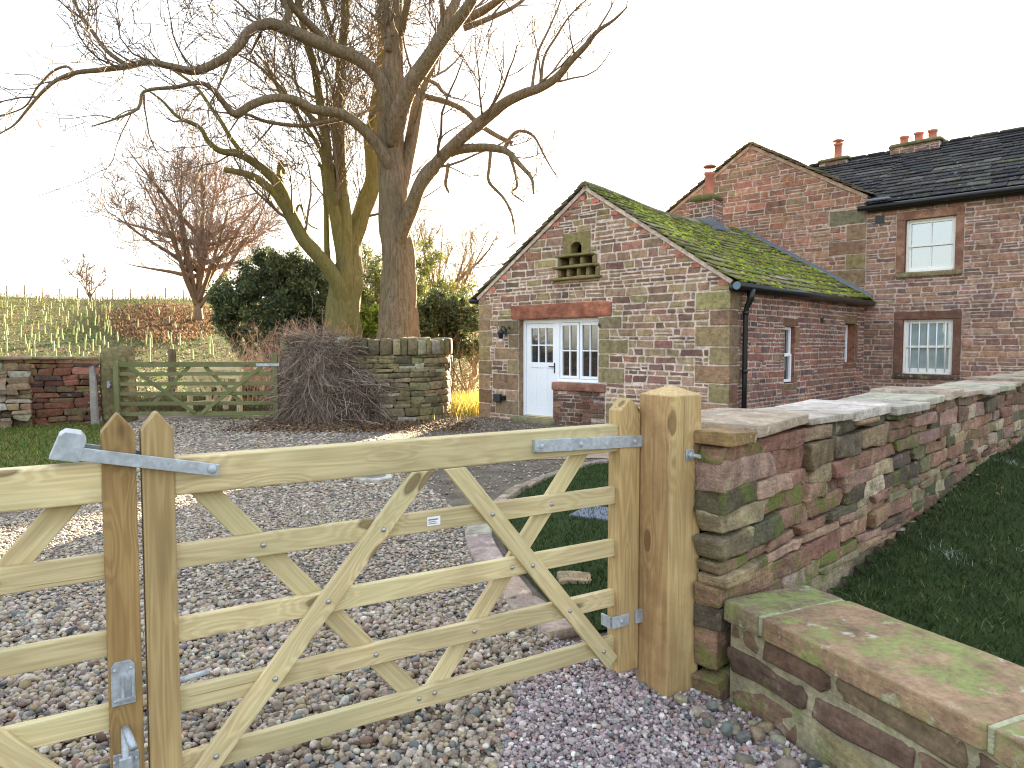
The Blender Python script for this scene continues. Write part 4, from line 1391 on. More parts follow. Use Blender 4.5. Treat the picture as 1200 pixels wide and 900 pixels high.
coursed(mb, FRONT, 0, CW, -.1, AP, clips, opens, COTP, (.06, .17), (.14, .46), .021, rng=rng, jit=.11, mossz=lambda s, z: .25 * (z < .3))
# pink brick ends up the verges
for side in (0, 1):
    s = .12
    while s < CW / 2 - .1:
        z = EV + RISE * s - .1
        a = s if side == 0 else CW - s
        flat_stone(mb, FRONT, clip_poly(stone_poly(a - .09, a + .09, z - .045, z + .045, rng, .01), clips) or stone_poly(a - .05, a + .05, z - .07, z - .02, rng, .01), .018, .008, pick([(1, lin(186, 118, 100)), (1, lin(170, 110, 92)), (1, lin(150, 110, 92))], 1, rng)[0])
        s += rng.uniform(.16, .5)
mb.build('front_wall', M['wall_stone'], cot)
# darker infill under the window
mb = MB()
rbox(mb, (2.135, -.3, -.1), (3.41, .0, .69), .004, FRONT, lin(104, 84, 72), .1)
coursed(mb, FRONT, 2.135, 3.41, -.05, .68, None, [], [(2, lin(112, 78, 66)), (2, lin(96, 74, 64)), (1, lin(126, 92, 76)), (.5, lin(160, 140, 126))], (.06, .13), (.16, .4), .014, rng=rng, out=(.006, .018), mossz=lambda s, z: .35 * (z < .25))
mb.build('window_apron', M['wall_stone'], cot)
mb = MB(); block(mb, FRONT, (2.12, -.2, .682), (3.43, .05, .838), 18, CG5, .006, lin(150, 108, 90), 0, 3, False); mb.build('window_sill', M['lintel'], cot, smooth=True)
mb = MB(); block(mb, FRONT, (.99, -.17, 2.083), (3.56, .035, 2.372), 40, cube_grid(12), .014, lin(160, 102, 80), 0, 9, False, 4); mb.build('lintel', M['lintel'], cot, smooth=True)
mb = MB(); block(mb, FRONT, (1.08, -.3, -.06), (2.2, .16, .095), 14, CG5, .008, lin(128, 116, 92), .5, 12, False); mb.build('doorstep', M['coping'], cot, smooth=True)

# pigeon ledges
pg = empty('pigeon_ledges', L0, 0); pg.parent = cot; pg.location = (0, 0, 0)
oliv = lin(128, 116, 76)
mb = MB()
arch = [(2.72 + .135 * math.cos(a), 3.29 + .1 + .135 * math.sin(a) * .95) for a in np.linspace(0, PI, 11)]
ins = [(2.855, 3.285)] + arch + [(2.585, 3.285)]
outr = [(3.05, 3.285)] + [(3.05, 3.46)] + [(3.05 - .65 * i / 8, 3.69) for i in range(9)] + [(2.4, 3.46), (2.4, 3.285)]
nn = len(ins)
for d0 in (.022,):
    P = [(x, d0, z) for x, z in ins] + [(x, d0, z) for x, z in outr] + [(x, -.2, z) for x, z in ins] + [(x, -.01, z) for x, z in outr]
    fs = []
    for i in range(nn - 1):
        fs.append((i, i + 1, nn + i + 1, nn + i)); fs.append((i, 2 * nn + i, 2 * nn + i + 1, i + 1)); fs.append((nn + i, nn + i + 1, 3 * nn + i + 1, 3 * nn + i))
    mb.add(FRONT(P), [np.array(fs)], oliv, .2)
mb.build('arched_stone', M['wall_stone'], pg)
for a, b_, z, t in ((2.28, 3.16, 3.255, .05), (2.19, 3.27, 3.045, .05), (2.13, 3.34, 2.825, .055)):
    mb = MB(); block(mb, FRONT, (a, -.25, z - t / 2), (b_, .165, z + t / 2), 11, CG5, .009, oliv, .3, int(z * 100), True, 6); mb.build('ledge', M['wall_stone'], pg, smooth=True)
for z0, z1, ss in ((3.075, 3.225, (2.33, 2.62, 2.88, 3.17)), (2.855, 3.02, (2.33, 2.55, 2.8, 3.02, 3.24))):
    for s in ss:
        mb = MB(); block(mb, FRONT, (s - .045, -.24, z0 - .01), (s + .045, .07, z1 + .01), 5, CG3, .006, lin(132, 116, 84), .2, int(s * 100)); mb.build('pillar', M['wall_stone'], pg, smooth=True)

# side wall
mb = MB()
SO = [(2.06, 2.5, .86, 1.9), (5.02, 5.6, 1.18, 2.02)]
sheet(mb, SIDE, 0, CD, -.1, lambda s: EV, SO, MORT2)
for o in SO: reveal(mb, SIDE, *o, .22, lin(132, 88, 70))
big = [(1.98, 2.62, 1.9, 2.06), (4.95, 5.7, 2.02, 2.2), (1.96, 2.6, .73, .86), (4.95, 5.7, 1.05, 1.18), (5.6, 5.75, 1.18, 2.02), (2.5, 2.68, 1.5, 1.9), (2.5, 2.62, .86, 1.1)]
z = -.05; i = 0
for h in (.36, .3, .32, .3, .3, .34, .26, .3, .2):
    if z + h > 2.5: h = 2.52 - z
    if h < .08: break
    big.append((0, .36 if i % 2 else .26, z, z + h)); z += h; i += 1
for (a, b_, c, d) in big:
    flat_stone(mb, SIDE, stone_poly(a + (.006 if a > .01 else -.012), b_ - .006, c + .006, d - .006, rng, .01), .016, .01, pick([(2, lin(128, 104, 80)), (1, lin(120, 88, 72))], 1, rng, .1)[0], .1)
coursed(mb, SIDE, 0, CD, -.1, EV, None, SO + big, SIDP, (.06, .15), (.13, .38), .018, rng=rng, jit=.1, mossz=lambda s, z: .3 * (z < .5))
mb.build('side_wall', M['wall_stone'], cot)
mb = MB()
LEFT = frame(L0, Bv, -Av)
sheet(mb, LEFT, 0, CD, -.1, lambda s: EV, [], MORT2)
coursed(mb, LEFT, 0, CD, -.1, EV, None, [], COTP, (.1, .2), (.2, .5), .02, rng=rng)
mb.build('left_wall', M['wall_stone'], cot)


def px_front(px, py, rec=G):
    P = L0[:2] + Bv * rec
    d = ray(px, py); n = np.array((Av[1], -Av[0])); t = (P @ n) / (d[:2] @ n)
    q = d[:2] * t
    return (q - P) @ Av, EYE + d[2] * t


def joinery(parent, fr, name, s0, s1, z0, z1, d, cols, rows, fw, mw, glass, mat, frame_t=.05, bars=None, panename='pane', bottom=None):
    """a sash or casement: stiles, rails and glazing bars as one mesh, the glass behind as its child"""
    mb = MB()
    zb = z0 + (bottom if bottom else fw)
    rbox(mb, (s0, d - frame_t, z0), (s0 + fw, d, z1), .004, fr); rbox(mb, (s1 - fw, d - frame_t, z0), (s1, d, z1), .004, fr)
    rbox(mb, (s0 + fw, d - frame_t + .001, z1 - fw), (s1 - fw, d - .001, z1), .004, fr); rbox(mb, (s0 + fw, d - frame_t + .001, z0), (s1 - fw, d - .001, zb), .004, fr)
    a, b_ = s0 + fw, s1 - fw
    for i in range(1, cols):
        c = a + (b_ - a) * i / cols; rbox(mb, (c - mw / 2, d - frame_t + .012, zb), (c + mw / 2, d - .008, z1 - fw), .003, fr)
    for i in range(1, rows):
        c = zb + (z1 - fw - zb) * i / rows; rbox(mb, (a, d - frame_t + .013, c - mw / 2), (b_, d - .009, c + mw / 2), .003, fr)
    w = mb.build(name, mat, parent)
    g = MB()
    g.add(fr([(a - .005, d - frame_t + .016, zb - .005), (b_ + .005, d - frame_t + .016, zb - .005), (b_ + .005, d - frame_t + .016, z1 - fw + .005), (a - .005, d - frame_t + .016, z1 - fw + .005)]), [np.arange(4)], (1, 1, 1))
    rb = g.build(panename, glass, w, loc=None) if False else _child_world(g, panename, glass, w)
    return w


def _child_world(mb, name, mat, parent):
    off = np.zeros(3); p = parent
    while p is not None: off += np.array(p.location); p = p.parent
    o = mb.build(name, mat, None, loc=tuple(off)); o.parent = parent; o.location = (0, 0, 0)
    return o


D = -.12
mb = MB()     # outer frame of door and window
for lo, hi in (((1.205, -.24, .1), (1.275, D, 2.078)), ((1.275, -.24, 2.0), (3.245, D - .001, 2.078)), ((2.1, -.24, .1), (2.19, D - .002, 2.0)), ((3.19, -.24, .84), (3.245, D, 2.0)), ((2.19, -.24, .842), (3.19, D - .001, .9)), ((2.155, -.24, .838), (3.245, D + .04, .862))):
    rbox(mb, lo, hi, .004, FRONT)
mb.build('door_frame', M['white'], cot)
dd = MB()
rbox(dd, (1.28, -.2, .125), (1.40, D - .022, 1.995), .004, FRONT); rbox(dd, (2.0, -.2, .125), (2.095, D - .022, 1.995), .004, FRONT)
rbox(dd, (1.40, -.2, 1.9), (2.0, D - .023, 1.995), .004, FRONT); rbox(dd, (1.40, -.2, 1.1), (2.0, D - .023, 1.21), .004, FRONT); rbox(dd, (1.40, -.2, .125), (2.0, D - .023, .3), .004, FRONT)
for i in range(4): rbox(dd, (1.40 + .15 * i, -.19, .3), (1.40 + .15 * (i + 1) - .002, D - .034, 1.1), .005, FRONT)
for i in (1, 2): rbox(dd, (1.40 + .2 * i - .011, -.19, 1.21), (1.40 + .2 * i + .011, D - .03, 1.9), .003, FRONT)
rbox(dd, (1.40, -.189, 1.545), (2.0, D - .031, 1.57), .003, FRONT)
door = dd.build('door', M['white'], cot)
g = MB(); g.add(FRONT([(1.39, -.175, 1.2), (2.01, -.175, 1.2), (2.01, -.175, 1.91), (1.39, -.175, 1.91)]), [np.arange(4)]); _child_world(g, 'pane', M['glass_dark'], door)
g = MB(); rbox(g, (2.035, D - .024, 1.0), (2.062, D - .012, 1.21), .003, FRONT); rbox(g, (2.04, D - .014, 1.12), (2.056, D + .03, 1.14), .004, FRONT); rbox(g, (1.93, D + .018, 1.12), (2.056, D + .032, 1.14), .005, FRONT)
_child_world(g, 'handle', M['black'], door)
g = MB(); rbox(g, (1.28, -.2, .1), (2.095, D + .02, .122), .004, FRONT); g.build('threshold', M['pale_wood'], cot)
joinery(cot, FRONT, 'window', 2.2, 2.68, .905, 1.995, D - .01, 2, 2, .055, .022, M['glass_dark'], M['white'])
joinery(cot, FRONT, 'window', 2.7, 3.185, .905, 1.995, D - .01, 2, 2, .055, .022, M['glass_dark'], M['white'])
for z in (1.02, 1.5, 1.9):
    g = MB(); rbox(g, (2.175, D - .004, z), (2.205, D + .004, z + .07), .002, FRONT); g.build('hinge', M['cream'], cot)
for s in (.96, 3.3):
    g = MB(); rbox(g, (s - .012, .016, 1.9), (s + .012, .06, 1.925), .004, FRONT); rbox(g, (s - .012, .05, 1.9), (s + .012, .066, 1.97), .004, FRONT); g.build('iron_pin', M['black'], cot)
# side windows
joinery(cot, SIDE, 'side_window', 2.075, 2.485, .88, 1.4, -.05, 1, 1, .05, .02, M['glass_dark'], M['white'])
joinery(cot, SIDE, 'side_window', 2.075, 2.485, 1.36, 1.89, -.07, 1, 1, .05, .02, M['glass_dark'], M['white'])
joinery(cot, SIDE, 'side_window', 5.03, 5.59, 1.19, 2.0, -.15, 1, 2, .05, .02, M['glass_dark'], M['white'])
g = MB(); rbox(g, (3.66, -.02, 2.0), (3.8, .012, 2.16), .004, SIDE); g.build('vent', M['black'], cot)

# roof
SAG = lambda t, u: .17 * np.clip(u / 3.4, 0, 1) * (1 - np.cos(np.clip(t / 3.2, 0, 1) * PI)) / 2 + .05 * np.sin(np.clip(t / 6.2, 0, 1) * PI)
OV = .14
eR = R0[:2] + Av * OV - Bv * .09
RM = roofmap(eR, Bv, -Av, RISE, EV + .05 - OV * RISE, SAG)
SL = (CW / 2 + OV) * math.sqrt(1 + RISE ** 2) + .02
SLP = [(3, lin(104, 98, 78)), (2, lin(124, 112, 92)), (2, lin(88, 84, 72)), (1, lin(132, 128, 110))]
mb = MB(); slates(mb, RM, CD + .09, SL, .21, (.28, .55), .026, SLP, rng, alpha=.65)
rf = mb.build('right_roof_slope', M['slate'], cot)
eL = L0[:2] - Av * OV - Bv * .09
RML = roofmap(eL, Bv, Av, RISE, EV + .05 - OV * RISE, SAG)
mb = MB(); slates(mb, RML, CD + .09, SL, .21, (.28, .55), .026, SLP, rng, alpha=.2); mb.build('left_roof_slope', M['slate'], cot)
mb = MB()     # ridge stones
t = 0
while t < CD:
    Lr_ = rng.uniform(.4, .6)
    for rm in (RM, RML):
        v = rbox_v((t + .003, SL - .16, .045), (t + Lr_ - .003, SL + .01, .085), .01); mb.add(rm(v), [_RF4, _RF3], pick(SLP, 1, rng)[0], .5)
    t += Lr_
mb.build('ridge_stones', M['slate'], cot)
# roof deck under the slates, mortar fillet along the verge
mb = MB()
for rm, ln in ((RM, 1), (RML, 1)):
    for tt in np.arange(.07, CD + .05, .41):
        for uu in np.arange(.1, SL - .05, .9): rbox(mb, (tt, uu, -.075), (min(tt + .41, CD + .08), min(uu + .9, SL - .03), -.02), .002, rm, lin(120, 104, 92))
mb.build('roof_deck', M['wall_stone'], cot)
mb = MB()
for rm in (RM, RML):
    v = rbox_v((.052, .1, -.075), (.1, SL + .02, -.002), .006); mb.add(rm(v), [_RF4, _RF3], lin(196, 178, 162))
mb.build('verge_mortar', M['wall_stone'], cot)
# moss cushions
mb = MB(); n = 15000
t = RNG.uniform(.02, CD + .05, n); u = RNG.uniform(.0, SL - .05, n)
dn = snoise(np.c_[t * 1.2, u * 1.6, t * 0], 31, .8, 3)
k = RNG.random(n) < np.clip(.72 + .6 * dn - .25 * (t < .3), .05, 1)
t, u = t[k], u[k]; n = len(t)
s = RNG.uniform(.018, .06, n) * (1 + .5 * (RNG.random(n) < .12))
pos = RM(np.c_[t, u, .035 + .02 * RNG.random(n)])
sc = np.stack([s * RNG.uniform(.8, 1.6, n), s, s * .42], 1)
ry = Matrix.Rotation(math.atan(RISE), 3, Vector((Bv[0], Bv[1], 0)))
mats = np.array(ry)[None] @ rot_mats(n, .15)
mc = pick([(4, lin(122, 132, 38)), (3, lin(104, 114, 40)), (2.4, lin(146, 152, 54)), (2, lin(82, 80, 42)), (1.4, lin(112, 92, 62))], n) * (1 + .3 * snoise(np.c_[t, u, t * 0], 55, .7, 2))[:, None].clip(.5, 1.5)
Vb, Qb = ICO1
scatter(mb, (Vb * (1 + .2 * snoise(Vb, 3, 2, 1)[:, None]), Qb), pos, sc, mats, mc)
tag(mb.build('moss', M['moss'], cot, smooth=True), kind='stuff')
# gutter, hopper, downpipe
mb = MB()
tube(mb, [SIDE((-.12, .17, EV - .09))[0], SIDE((CD * .5, .17, EV - .10))[0], SIDE((CD + .02, .17, EV - .11))[0]], .062, 14)
rbox(mb, (-.06, .0, EV - .16), (CD, .1, EV - .05), .01, SIDE)
gut = mb.build('gutter', M['black'], cot, smooth=True)
mb = MB(); tube(mb, [SIDE((-.128, .17, EV - .09))[0], SIDE((-.118, .17, EV - .09))[0]], .064, 14); mb.build('gutter_end', plain('blue_grey_cap', lin(92, 116, 128), .5), cot)
mb = MB()
P = [SIDE(p)[0] for p in ((.36, .17, EV - .12), (.36, .17, EV - .28), (.36, .10, EV - .42), (.36, .085, EV - .55), (.36, .085, .9), (.36, .085, .02))]
tube(mb, P, [.07, .055, .042, .042, .042, .042], 14)
for z in (2.05, 1.1, .3): tube(mb, [SIDE((.36, .085, z))[0], SIDE((.36, .085, z + .06))[0]], .05, 14)
mb.build('downpipe', M['black'], cot, smooth=True)
mb = MB(); tube(mb, [FRONT((-.17, .1, EV - .06))[0], FRONT((-.17, -CD, EV - .06))[0]], .06, 12); mb.build('gutter', M['black'], cot, smooth=True)
# chimney
ch = empty('chimney', (0, 0, 0)); ch.parent = cot
mb = MB()
rbox(mb, (2.58, -4.72, 3.95), (3.2, -4.26, 4.88), .01, FRONT, MORT2)
CF = frame(FRONT((0, -4.26, 0))[0], Av, -Bv); CS = frame(FRONT((3.2, -4.26, 0))[0], Bv, Av)
coursed(mb, CF, 2.58, 3.2, 4.0, 4.88, None, [], SIDP + [(3, lin(112, 96, 78))], (.08, .13), (.14, .34), .016, rng=rng)
coursed(mb, CS, 0, .46, 4.0, 4.88, None, [], SIDP, (.08, .13), (.14, .34), .016, rng=rng)
mb.build('stack', M['wall_stone'], ch)
mb = MB(); block(mb, FRONT, (2.53, -4.78, 4.84), (3.26, -4.2, 5.02), 3.2, CG7, .015, lin(110, 100, 76), .6, 5); mb.build('cap_stone', M['wall_stone'], ch, smooth=True)
pc_ = FRONT((3.0, -4.45, 0))[0]
mb = MB(); lathe(mb, pc_, [(.105, 4.95), (.125, 4.99), (.11, 5.08), (.102, 5.45), (.125, 5.47), (.125, 5.52), (.09, 5.52), (.09, 5.3)], 18); mb.build('chimney_pot', M['terracotta'], ch, smooth=True)
mb = MB(); lathe(mb, pc_, [(.14, 5.64), (.15, 5.655), (.10, 5.69), (.02, 5.71)], 16)
for a in (0.5, 2.6, 4.7): tube(mb, [pc_ + np.array((.1 * math.cos(a), .1 * math.sin(a), 5.5)), pc_ + np.array((.1 * math.cos(a), .1 * math.sin(a), 5.65))], .008, 5)
mb.build('rain_cap', M['terracotta'], ch, smooth=False)
mb = MB()
up = lambda s: EV + .05 + RISE * min(s, CW - s) - .13
v = [(3.2, -4.2, up(3.2) + .03), (3.34, -4.2, up(3.34) + .03), (3.34, -4.8, up(3.34) + .03), (3.2, -4.8, up(3.2) + .03)]
fl = MB()
for (a, b_) in ((4.16, 4.2),):
    rbox(fl, (2.58, -4.27, up(2.9) - .1), (3.24, -4.245, up(2.9) + .10), .004, FRONT)
rbox(fl, (3.195, -4.74, up(3.2) - .15), (3.225, -4.24, up(3.2) + .16), .004, FRONT)
rbox(fl, (3.2, -4.78, up(3.27) - .02), (3.36, -4.22, up(3.27) + .05), .01, FRONT)
fl.build('lead_flashing', M['lead'], ch)

# lamp and outside box on the front wall
lamp = empty('wall_lamp', FRONT((.84, 0, 1.75))[0], 0, 'small dark lantern wall lamp on the cottage front left of the white door', 'wall lamp')
mb = MB(); tube(mb, [FRONT((.84, .02, 1.83))[0], FRONT((.84, .06, 1.93))[0], FRONT((.84, .13, 1.95))[0], FRONT((.84, .17, 1.88))[0]], .012, 8); rbox(mb, (.81, .012, 1.76), (.87, .035, 1.9), .006, FRONT); mb.build('bracket', M['black'], lamp)
mb = MB(); lathe(mb, FRONT((.84, .17, 0))[0], [(.02, 1.88), (.075, 1.84), (.08, 1.8), (.05, 1.79), (.05, 1.70), (.03, 1.69)], 14); mb.build('lamp_shade', plain('dark_blue_metal', lin(40, 46, 58), .4), lamp, smooth=True)
mb = MB(); lathe(mb, FRONT((.84, .17, 0))[0], [(.03, 1.70), (.042, 1.66), (.03, 1.615), (.01, 1.605)], 12); mb.build('bulb_glass', plain('frosted_glass', lin(205, 205, 200), .2), lamp, smooth=True)
bx = empty('outdoor_socket', FRONT((.68, 0, .42))[0], 0, 'dark grey socket box low on the cottage wall left of the door', 'socket box')
mb = MB(); rbox(mb, (.53, .012, .36), (.72, .11, .53), .015, FRONT); mb.build('box', plain('dark_grey_box', lin(58, 60, 66), .45), bx)
mb = MB(); rbox(mb, (.74, .012, .4), (.84, .09, .5), .012, FRONT); tube(mb, [FRONT((.72, .05, .45))[0], FRONT((.75, .05, .45))[0]], .012, 8); mb.build('switch', M['black'], bx)

# ------------------------------------------------------------------ farmhouse
farm = empty('farmhouse', Q0, 0, 'two-storey stone farmhouse with steep gable wing and dark slate roof behind the cottage', 'farmhouse')
WG, GE, GAP, GR = 5.44, 4.8, 6.41, .592
gt = lambda s: min(GAP, GE + GR * min(-s, s + WG))
mb = MB()
sheet(mb, FARM, -WG, 0, -.1, gt, [], MORT2, (-WG / 2,), d=.03)
FG = frame(FARM((0, .03, 0))[0], Av, -Bv)
cl = [(GR, 1, GE - .03), (-GR, 1, GE + GR * WG - .03)]
qb = []; z = 1.0; i = 0
for h in (.4, .36, .42, .36, .3, .4, .34, .3, .36, .34):
    if z + h > 4.65: break
    qb.append((-(.8 if i % 2 else .42), 0, z, z + h)); z += h; i += 1
for q in qb: flat_stone(mb, FG, stone_poly(q[0] + .008, q[1], q[2] + .008, q[3] - .008, rng, .012), .016, .012, pick([(2, lin(130, 112, 84)), (1, lin(128, 96, 78)), (1, lin(122, 108, 88))], 1, rng, .08)[0], .05)
coursed(mb, FG, -WG, 0, 1.0, GAP, cl, qb, FGP, (.07, .18), (.16, .48), .017, rng=rng, jit=.1)
mb.add(FARM([(0, .03, -.1), (0, 0, -.1), (0, 0, 4.8), (0, .03, 4.8)]), [np.arange(4)], MORT)
mb.build('gable_wall', M['wall_stone'], farm)
FX = 9.2
FO = [(.78, 1.71, 3.1, 4.2), (.78, 1.72, .95, 2.1), (5.2, 6.15, 3.1, 4.2), (5.2, 6.15, .95, 2.1)]
mb = MB()
sheet(mb, FARM, 0, FX, -.1, lambda s: 4.62, FO, MORT2)
for o in FO: reveal(mb, FARM, *o, .25, lin(128, 84, 66))
sur = []
for a, b_, c, d in FO:
    sur += [(a - .17, b_ + .15, d, d + .17), (a - .17, a, c, d), (b_, b_ + .15, c, d), (a - .17, b_ + .15, c - .11, c)]
coursed(mb, FARM, 0, FX, -.1, 4.6, None, FO + sur, FFP, (.06, .15), (.16, .46), .017, rng=rng, jit=.1)
mb.build('front_wall', M['wall_stone'], farm)
for wi, (a, b_, c, d) in enumerate(FO):
    w = empty('window', (0, 0, 0)); w.parent = farm
    red = lin(150, 112, 92) if wi % 2 == 0 else lin(116, 86, 72)
    mb = MB()
    rbox(mb, (a - .17, -.2, d + .001), (b_ + .15, .022, d + .17), .008, FARM, red); rbox(mb, (a - .168, -.2, c + .001), (a, .02, d - .001), .008, FARM, red); rbox(mb, (b_, -.2, c + .001), (b_ + .148, .02, d - .001), .008, FARM, red)
    mb.build('surround', M['lintel'], w)
    mb = MB(); block(mb, FARM, (a - .17, -.2, c - .11), (b_ + .15, .06, c - .001), 16, CG4, .005, lin(126, 112, 84) if wi % 2 == 0 else lin(88, 70, 60), .3, wi, False); mb.build('sill', M['coping'], w, smooth=True)
    mb = MB()
    for lo, hi in (((a, -.16, c), (a + .045, -.07, d)), ((b_ - .045, -.16, c), (b_, -.07, d)), ((a + .045, -.16, d - .04), (b_ - .045, -.071, d)), ((a + .045, -.16, c), (b_ - .045, -.05, c + .045))): rbox(mb, lo, hi, .005, FARM)
    mb.build('frame', M['cream'], w)
    m = (c + d) / 2
    joinery(w, FARM, 'sash', a + .046, b_ - .046, m - .02, d - .041, -.085, 2, 1, .045, .022, M['glass_sky'] if wi % 2 == 0 else M['glass_curtain'], M['cream'])
    joinery(w, FARM, 'sash', a + .046, b_ - .046, c + .046, m + .02, -.115, 2, 1, .045, .022, M['glass_sky'] if wi % 2 == 0 else M['glass_curtain'], M['cream'], bottom=.07)
    if wi % 2:
        for i in range(5):
            mb = MB(); s = a + .046 + (b_ - a - .092) * (i + .6) / 5.2; tube(mb, [FARM((s, -.06, c + .04))[0], FARM((s, -.06, d - .03))[0]], .012, 8); mb.build('window_bar', M['white'], w, smooth=True)
mb = MB(); rbox(mb, (.18, -.02, 4.2), (.36, .02, 4.36), .004, FARM); mb.build('vent', M['black'], farm)
# other walls of the house
mb = MB()
WL = frame(FARM((-WG, .03, 0))[0], Bv, -Av)
sheet(mb, WL, 0, 6.0, -.1, lambda s: GE, [], MORT2); coursed(mb, WL, 0, 6.0, .0, GE, None, [], FGP, (.1, .22), (.25, .6), .021, rng=rng)
BK = frame(FARM((FX, -5.6, 0))[0], -Av, Bv)
sheet(mb, BK, 0, FX + WG, -.1, lambda s: 4.62, [], MORT2)
RT = frame(FARM((FX, 0, 0))[0], Bv, Av)
sheet(mb, RT, 0, 5.6, -.1, lambda s: 4.6 + .6 * min(s, 5.6 - s), [], MORT2, (2.8,)); coursed(mb, RT, 0, 5.6, 0, 6.25, [(-.6, 1, 4.58), (.6, 1, 4.58 + .6 * 5.6)], [], FFP, (.1, .22), (.25, .6), .021, rng=rng)
mb.build('other_walls', M['wall_stone'], farm)
DSP = [(3, lin(56, 53, 53)), (2, lin(66, 63, 61)), (2, lin(44, 43, 46)), (.7, lin(84, 80, 74))]
FR_R = .60
e0 = FARM((-.02, .14, 0))[0][:2]
FM = roofmap(e0, Av, Bv, FR_R, 4.66 - .14 * FR_R)
FS = (2.8 + .14) * math.sqrt(1 + FR_R ** 2) + .02
mb = MB(); slates(mb, FM, FX + .12, FS, .2, (.3, .6), .024, DSP, rng, alpha=.12)
# the roof runs on behind the wing verge up to its own ridge
FM2 = roofmap(FARM((-2.6, .14, 0))[0][:2], Av, Bv, FR_R, 4.66 - .14 * FR_R)
u0 = 0
def upper(v):
    v = np.asarray(v, float).copy(); v[:, 1] += .3
    return FM2(v)
slates(mb, upper, 2.6, FS - .3, .2, (.3, .6), .024, DSP, rng, alpha=.12)
mb.build('front_roof_slope', M['dark_slate'], farm)
mb = MB()
FB = roofmap(FARM((-2.6, -5.74, 0))[0][:2], Av, -Bv, FR_R, 4.66 - .14 * FR_R)
rbox(mb, (0, 0, .0), (FX + 2.7, FS, .06), .005, FB, lin(64, 62, 62))
rbox(mb, (.0, .05, -.07), (FX + .1, FS, -.005), .005, FM, lin(70, 62, 56))
rbox(mb, (0, 1.3, -.07), (2.6, FS, -.005), .005, FM2, lin(70, 62, 56))
mb.build('rear_roof_slope', M['dark_slate'], farm)
mb = MB(); t = -2.4
while t < FX:
    Lr_ = rng.uniform(.4, .55); v = rbox_v((t, -2.8 - .13, 6.33), (t + Lr_ - .006, -2.8 + .13, 6.41), .03); mb.add(FARM(v), [_RF4, _RF3], pick(DSP, 1, rng)[0] * 1.2, .2); t += Lr_
mb.build('ridge_tiles', M['dark_slate'], farm)
# wing roof
for sgn, nm in ((1, 'wing_roof_slope'), (-1, 'wing_roof_slope')):
    if sgn > 0: WM = roofmap(FARM((.1, .12, 0))[0][:2], Bv, -Av, GR, GE + .05 - .1 * GR)
    else: WM = roofmap(FARM((-WG - .1, .12, 0))[0][:2], Bv, Av, GR, GE + .05 - .1 * GR)
    sl = (WG / 2 + .1) * math.sqrt(1 + GR ** 2) + .02
    ln = 6.2 if sgn < 0 else 2.7
    mb = MB(); slates(mb, WM, ln, sl, .22, (.3, .6), .026, [(2, lin(110, 92, 72)), (2, lin(96, 84, 70)), (1, lin(126, 104, 78))], rng, alpha=.3)
    rbox(mb, (.09, .08, -.06), (ln, sl - .01, -.004), .004, WM, lin(150, 128, 110))
    v = rbox_v((.06, .08, -.085), (.13, sl + .02, -.002), .006); mb.add(WM(v), [_RF4, _RF3], lin(176, 148, 128))
    mb.build(nm, M['slate'], farm)
mb = MB()
tube(mb, [FARM((-.12, .2, 4.53))[0], FARM((FX, .2, 4.53))[0]], .06, 12); rbox(mb, (.04, .0, 4.44), (FX, .12, 4.6), .01, FARM); mb.build('gutter', M['black'], farm, smooth=True)
mb = MB(); rbox(mb, (.02, .02, 4.66), (.5, .2, 4.72), .02, FARM); mb.build('lead_flashing', M['lead'], farm)
# lead flashing where the cottage roof meets the gable
mb = MB()
for rm in (RM,):
    v = rbox_v((CD - .015, .02, .03), (CD + .06, SL, .085), .01); mb.add(rm(v), [_RF4, _RF3])
    v = rbox_v((CD + .03, .02, .05), (CD + .062, SL, .13), .006); mb.add(rm(v), [_RF4, _RF3])
mb.build('lead_flashing', M['lead'], farm)


def farm_chimney(s0, s1, ztop, pots, cap=False):
    c = empty('chimney', (0, 0, 0)); c.parent = farm
    mb = MB(); rbox(mb, (s0, -3.1, 5.9), (s1, -2.5, ztop - .08), .01, FARM, MORT2)
    coursed(mb, frame(FARM((0, -2.5, 0))[0], Av, -Bv), s0, s1, 6.1, ztop - .08, None, [], FFP, (.08, .14), (.15, .35), .016, rng=rng); mb.build('stack', M['wall_stone'], c)
    mb = MB(); block(mb, FARM, (s0 - .06, -3.16, ztop - .09), (s1 + .06, -2.44, ztop), 9, CG4, .008, lin(126, 116, 88), .5, 8); mb.build('cap_stone', M['wall_stone'], c, smooth=True)
    for s, h in pots:
        p = FARM((s, -2.8, 0))[0]
        mb = MB(); lathe(mb, p, [(.12, ztop - .03), (.12, ztop + .03), (.095, ztop + .06), (.09, ztop + h - .06), (.11, ztop + h - .05), (.11, ztop + h), (.075, ztop + h), (.075, ztop)], 16)
        if cap: lathe(mb, p, [(.06, ztop + h), (.06, ztop + h + .04), (.135, ztop + h + .05), (.14, ztop + h + .07), (.05, ztop + h + .12)], 16)
        mb.build('chimney_pot', M['terracotta'], c, smooth=True)


farm_chimney(-2.05, -1.35, 6.42, [(-1.68, .42)], True)
farm_chimney(-.32, .75, 6.48, [(-.1, .22), (.22, .25), (.52, .25)])

# ------------------------------------------------------------------ the big bare trees
def traced(pts, D, dd=0.0, curve=0.0):
    """pts: (px, py, r_px); the limb leaves depth D by dd metres along its length"""
    n = len(pts)
    f = np.linspace(0, 1, n)
    P = [at_d(p[0], p[1], D + dd * t + curve * t * (1 - t)) for p, t in zip(pts, f)]
    R = [p[2] * (D + dd * t) / F for p, t in zip(pts, f)]
    return smooth_path(P, R, 4)


def traced_fine(pts, D, dd, curve):
    n = len(pts); f = np.linspace(0, 1, n)
    return smooth_path([at_d(p[0], p[1], D + dd * t + curve * t * (1 - t)) for p, t in zip(pts, f)], [p[2] * (D + dd * t) / F for p, t in zip(pts, f)], 14)


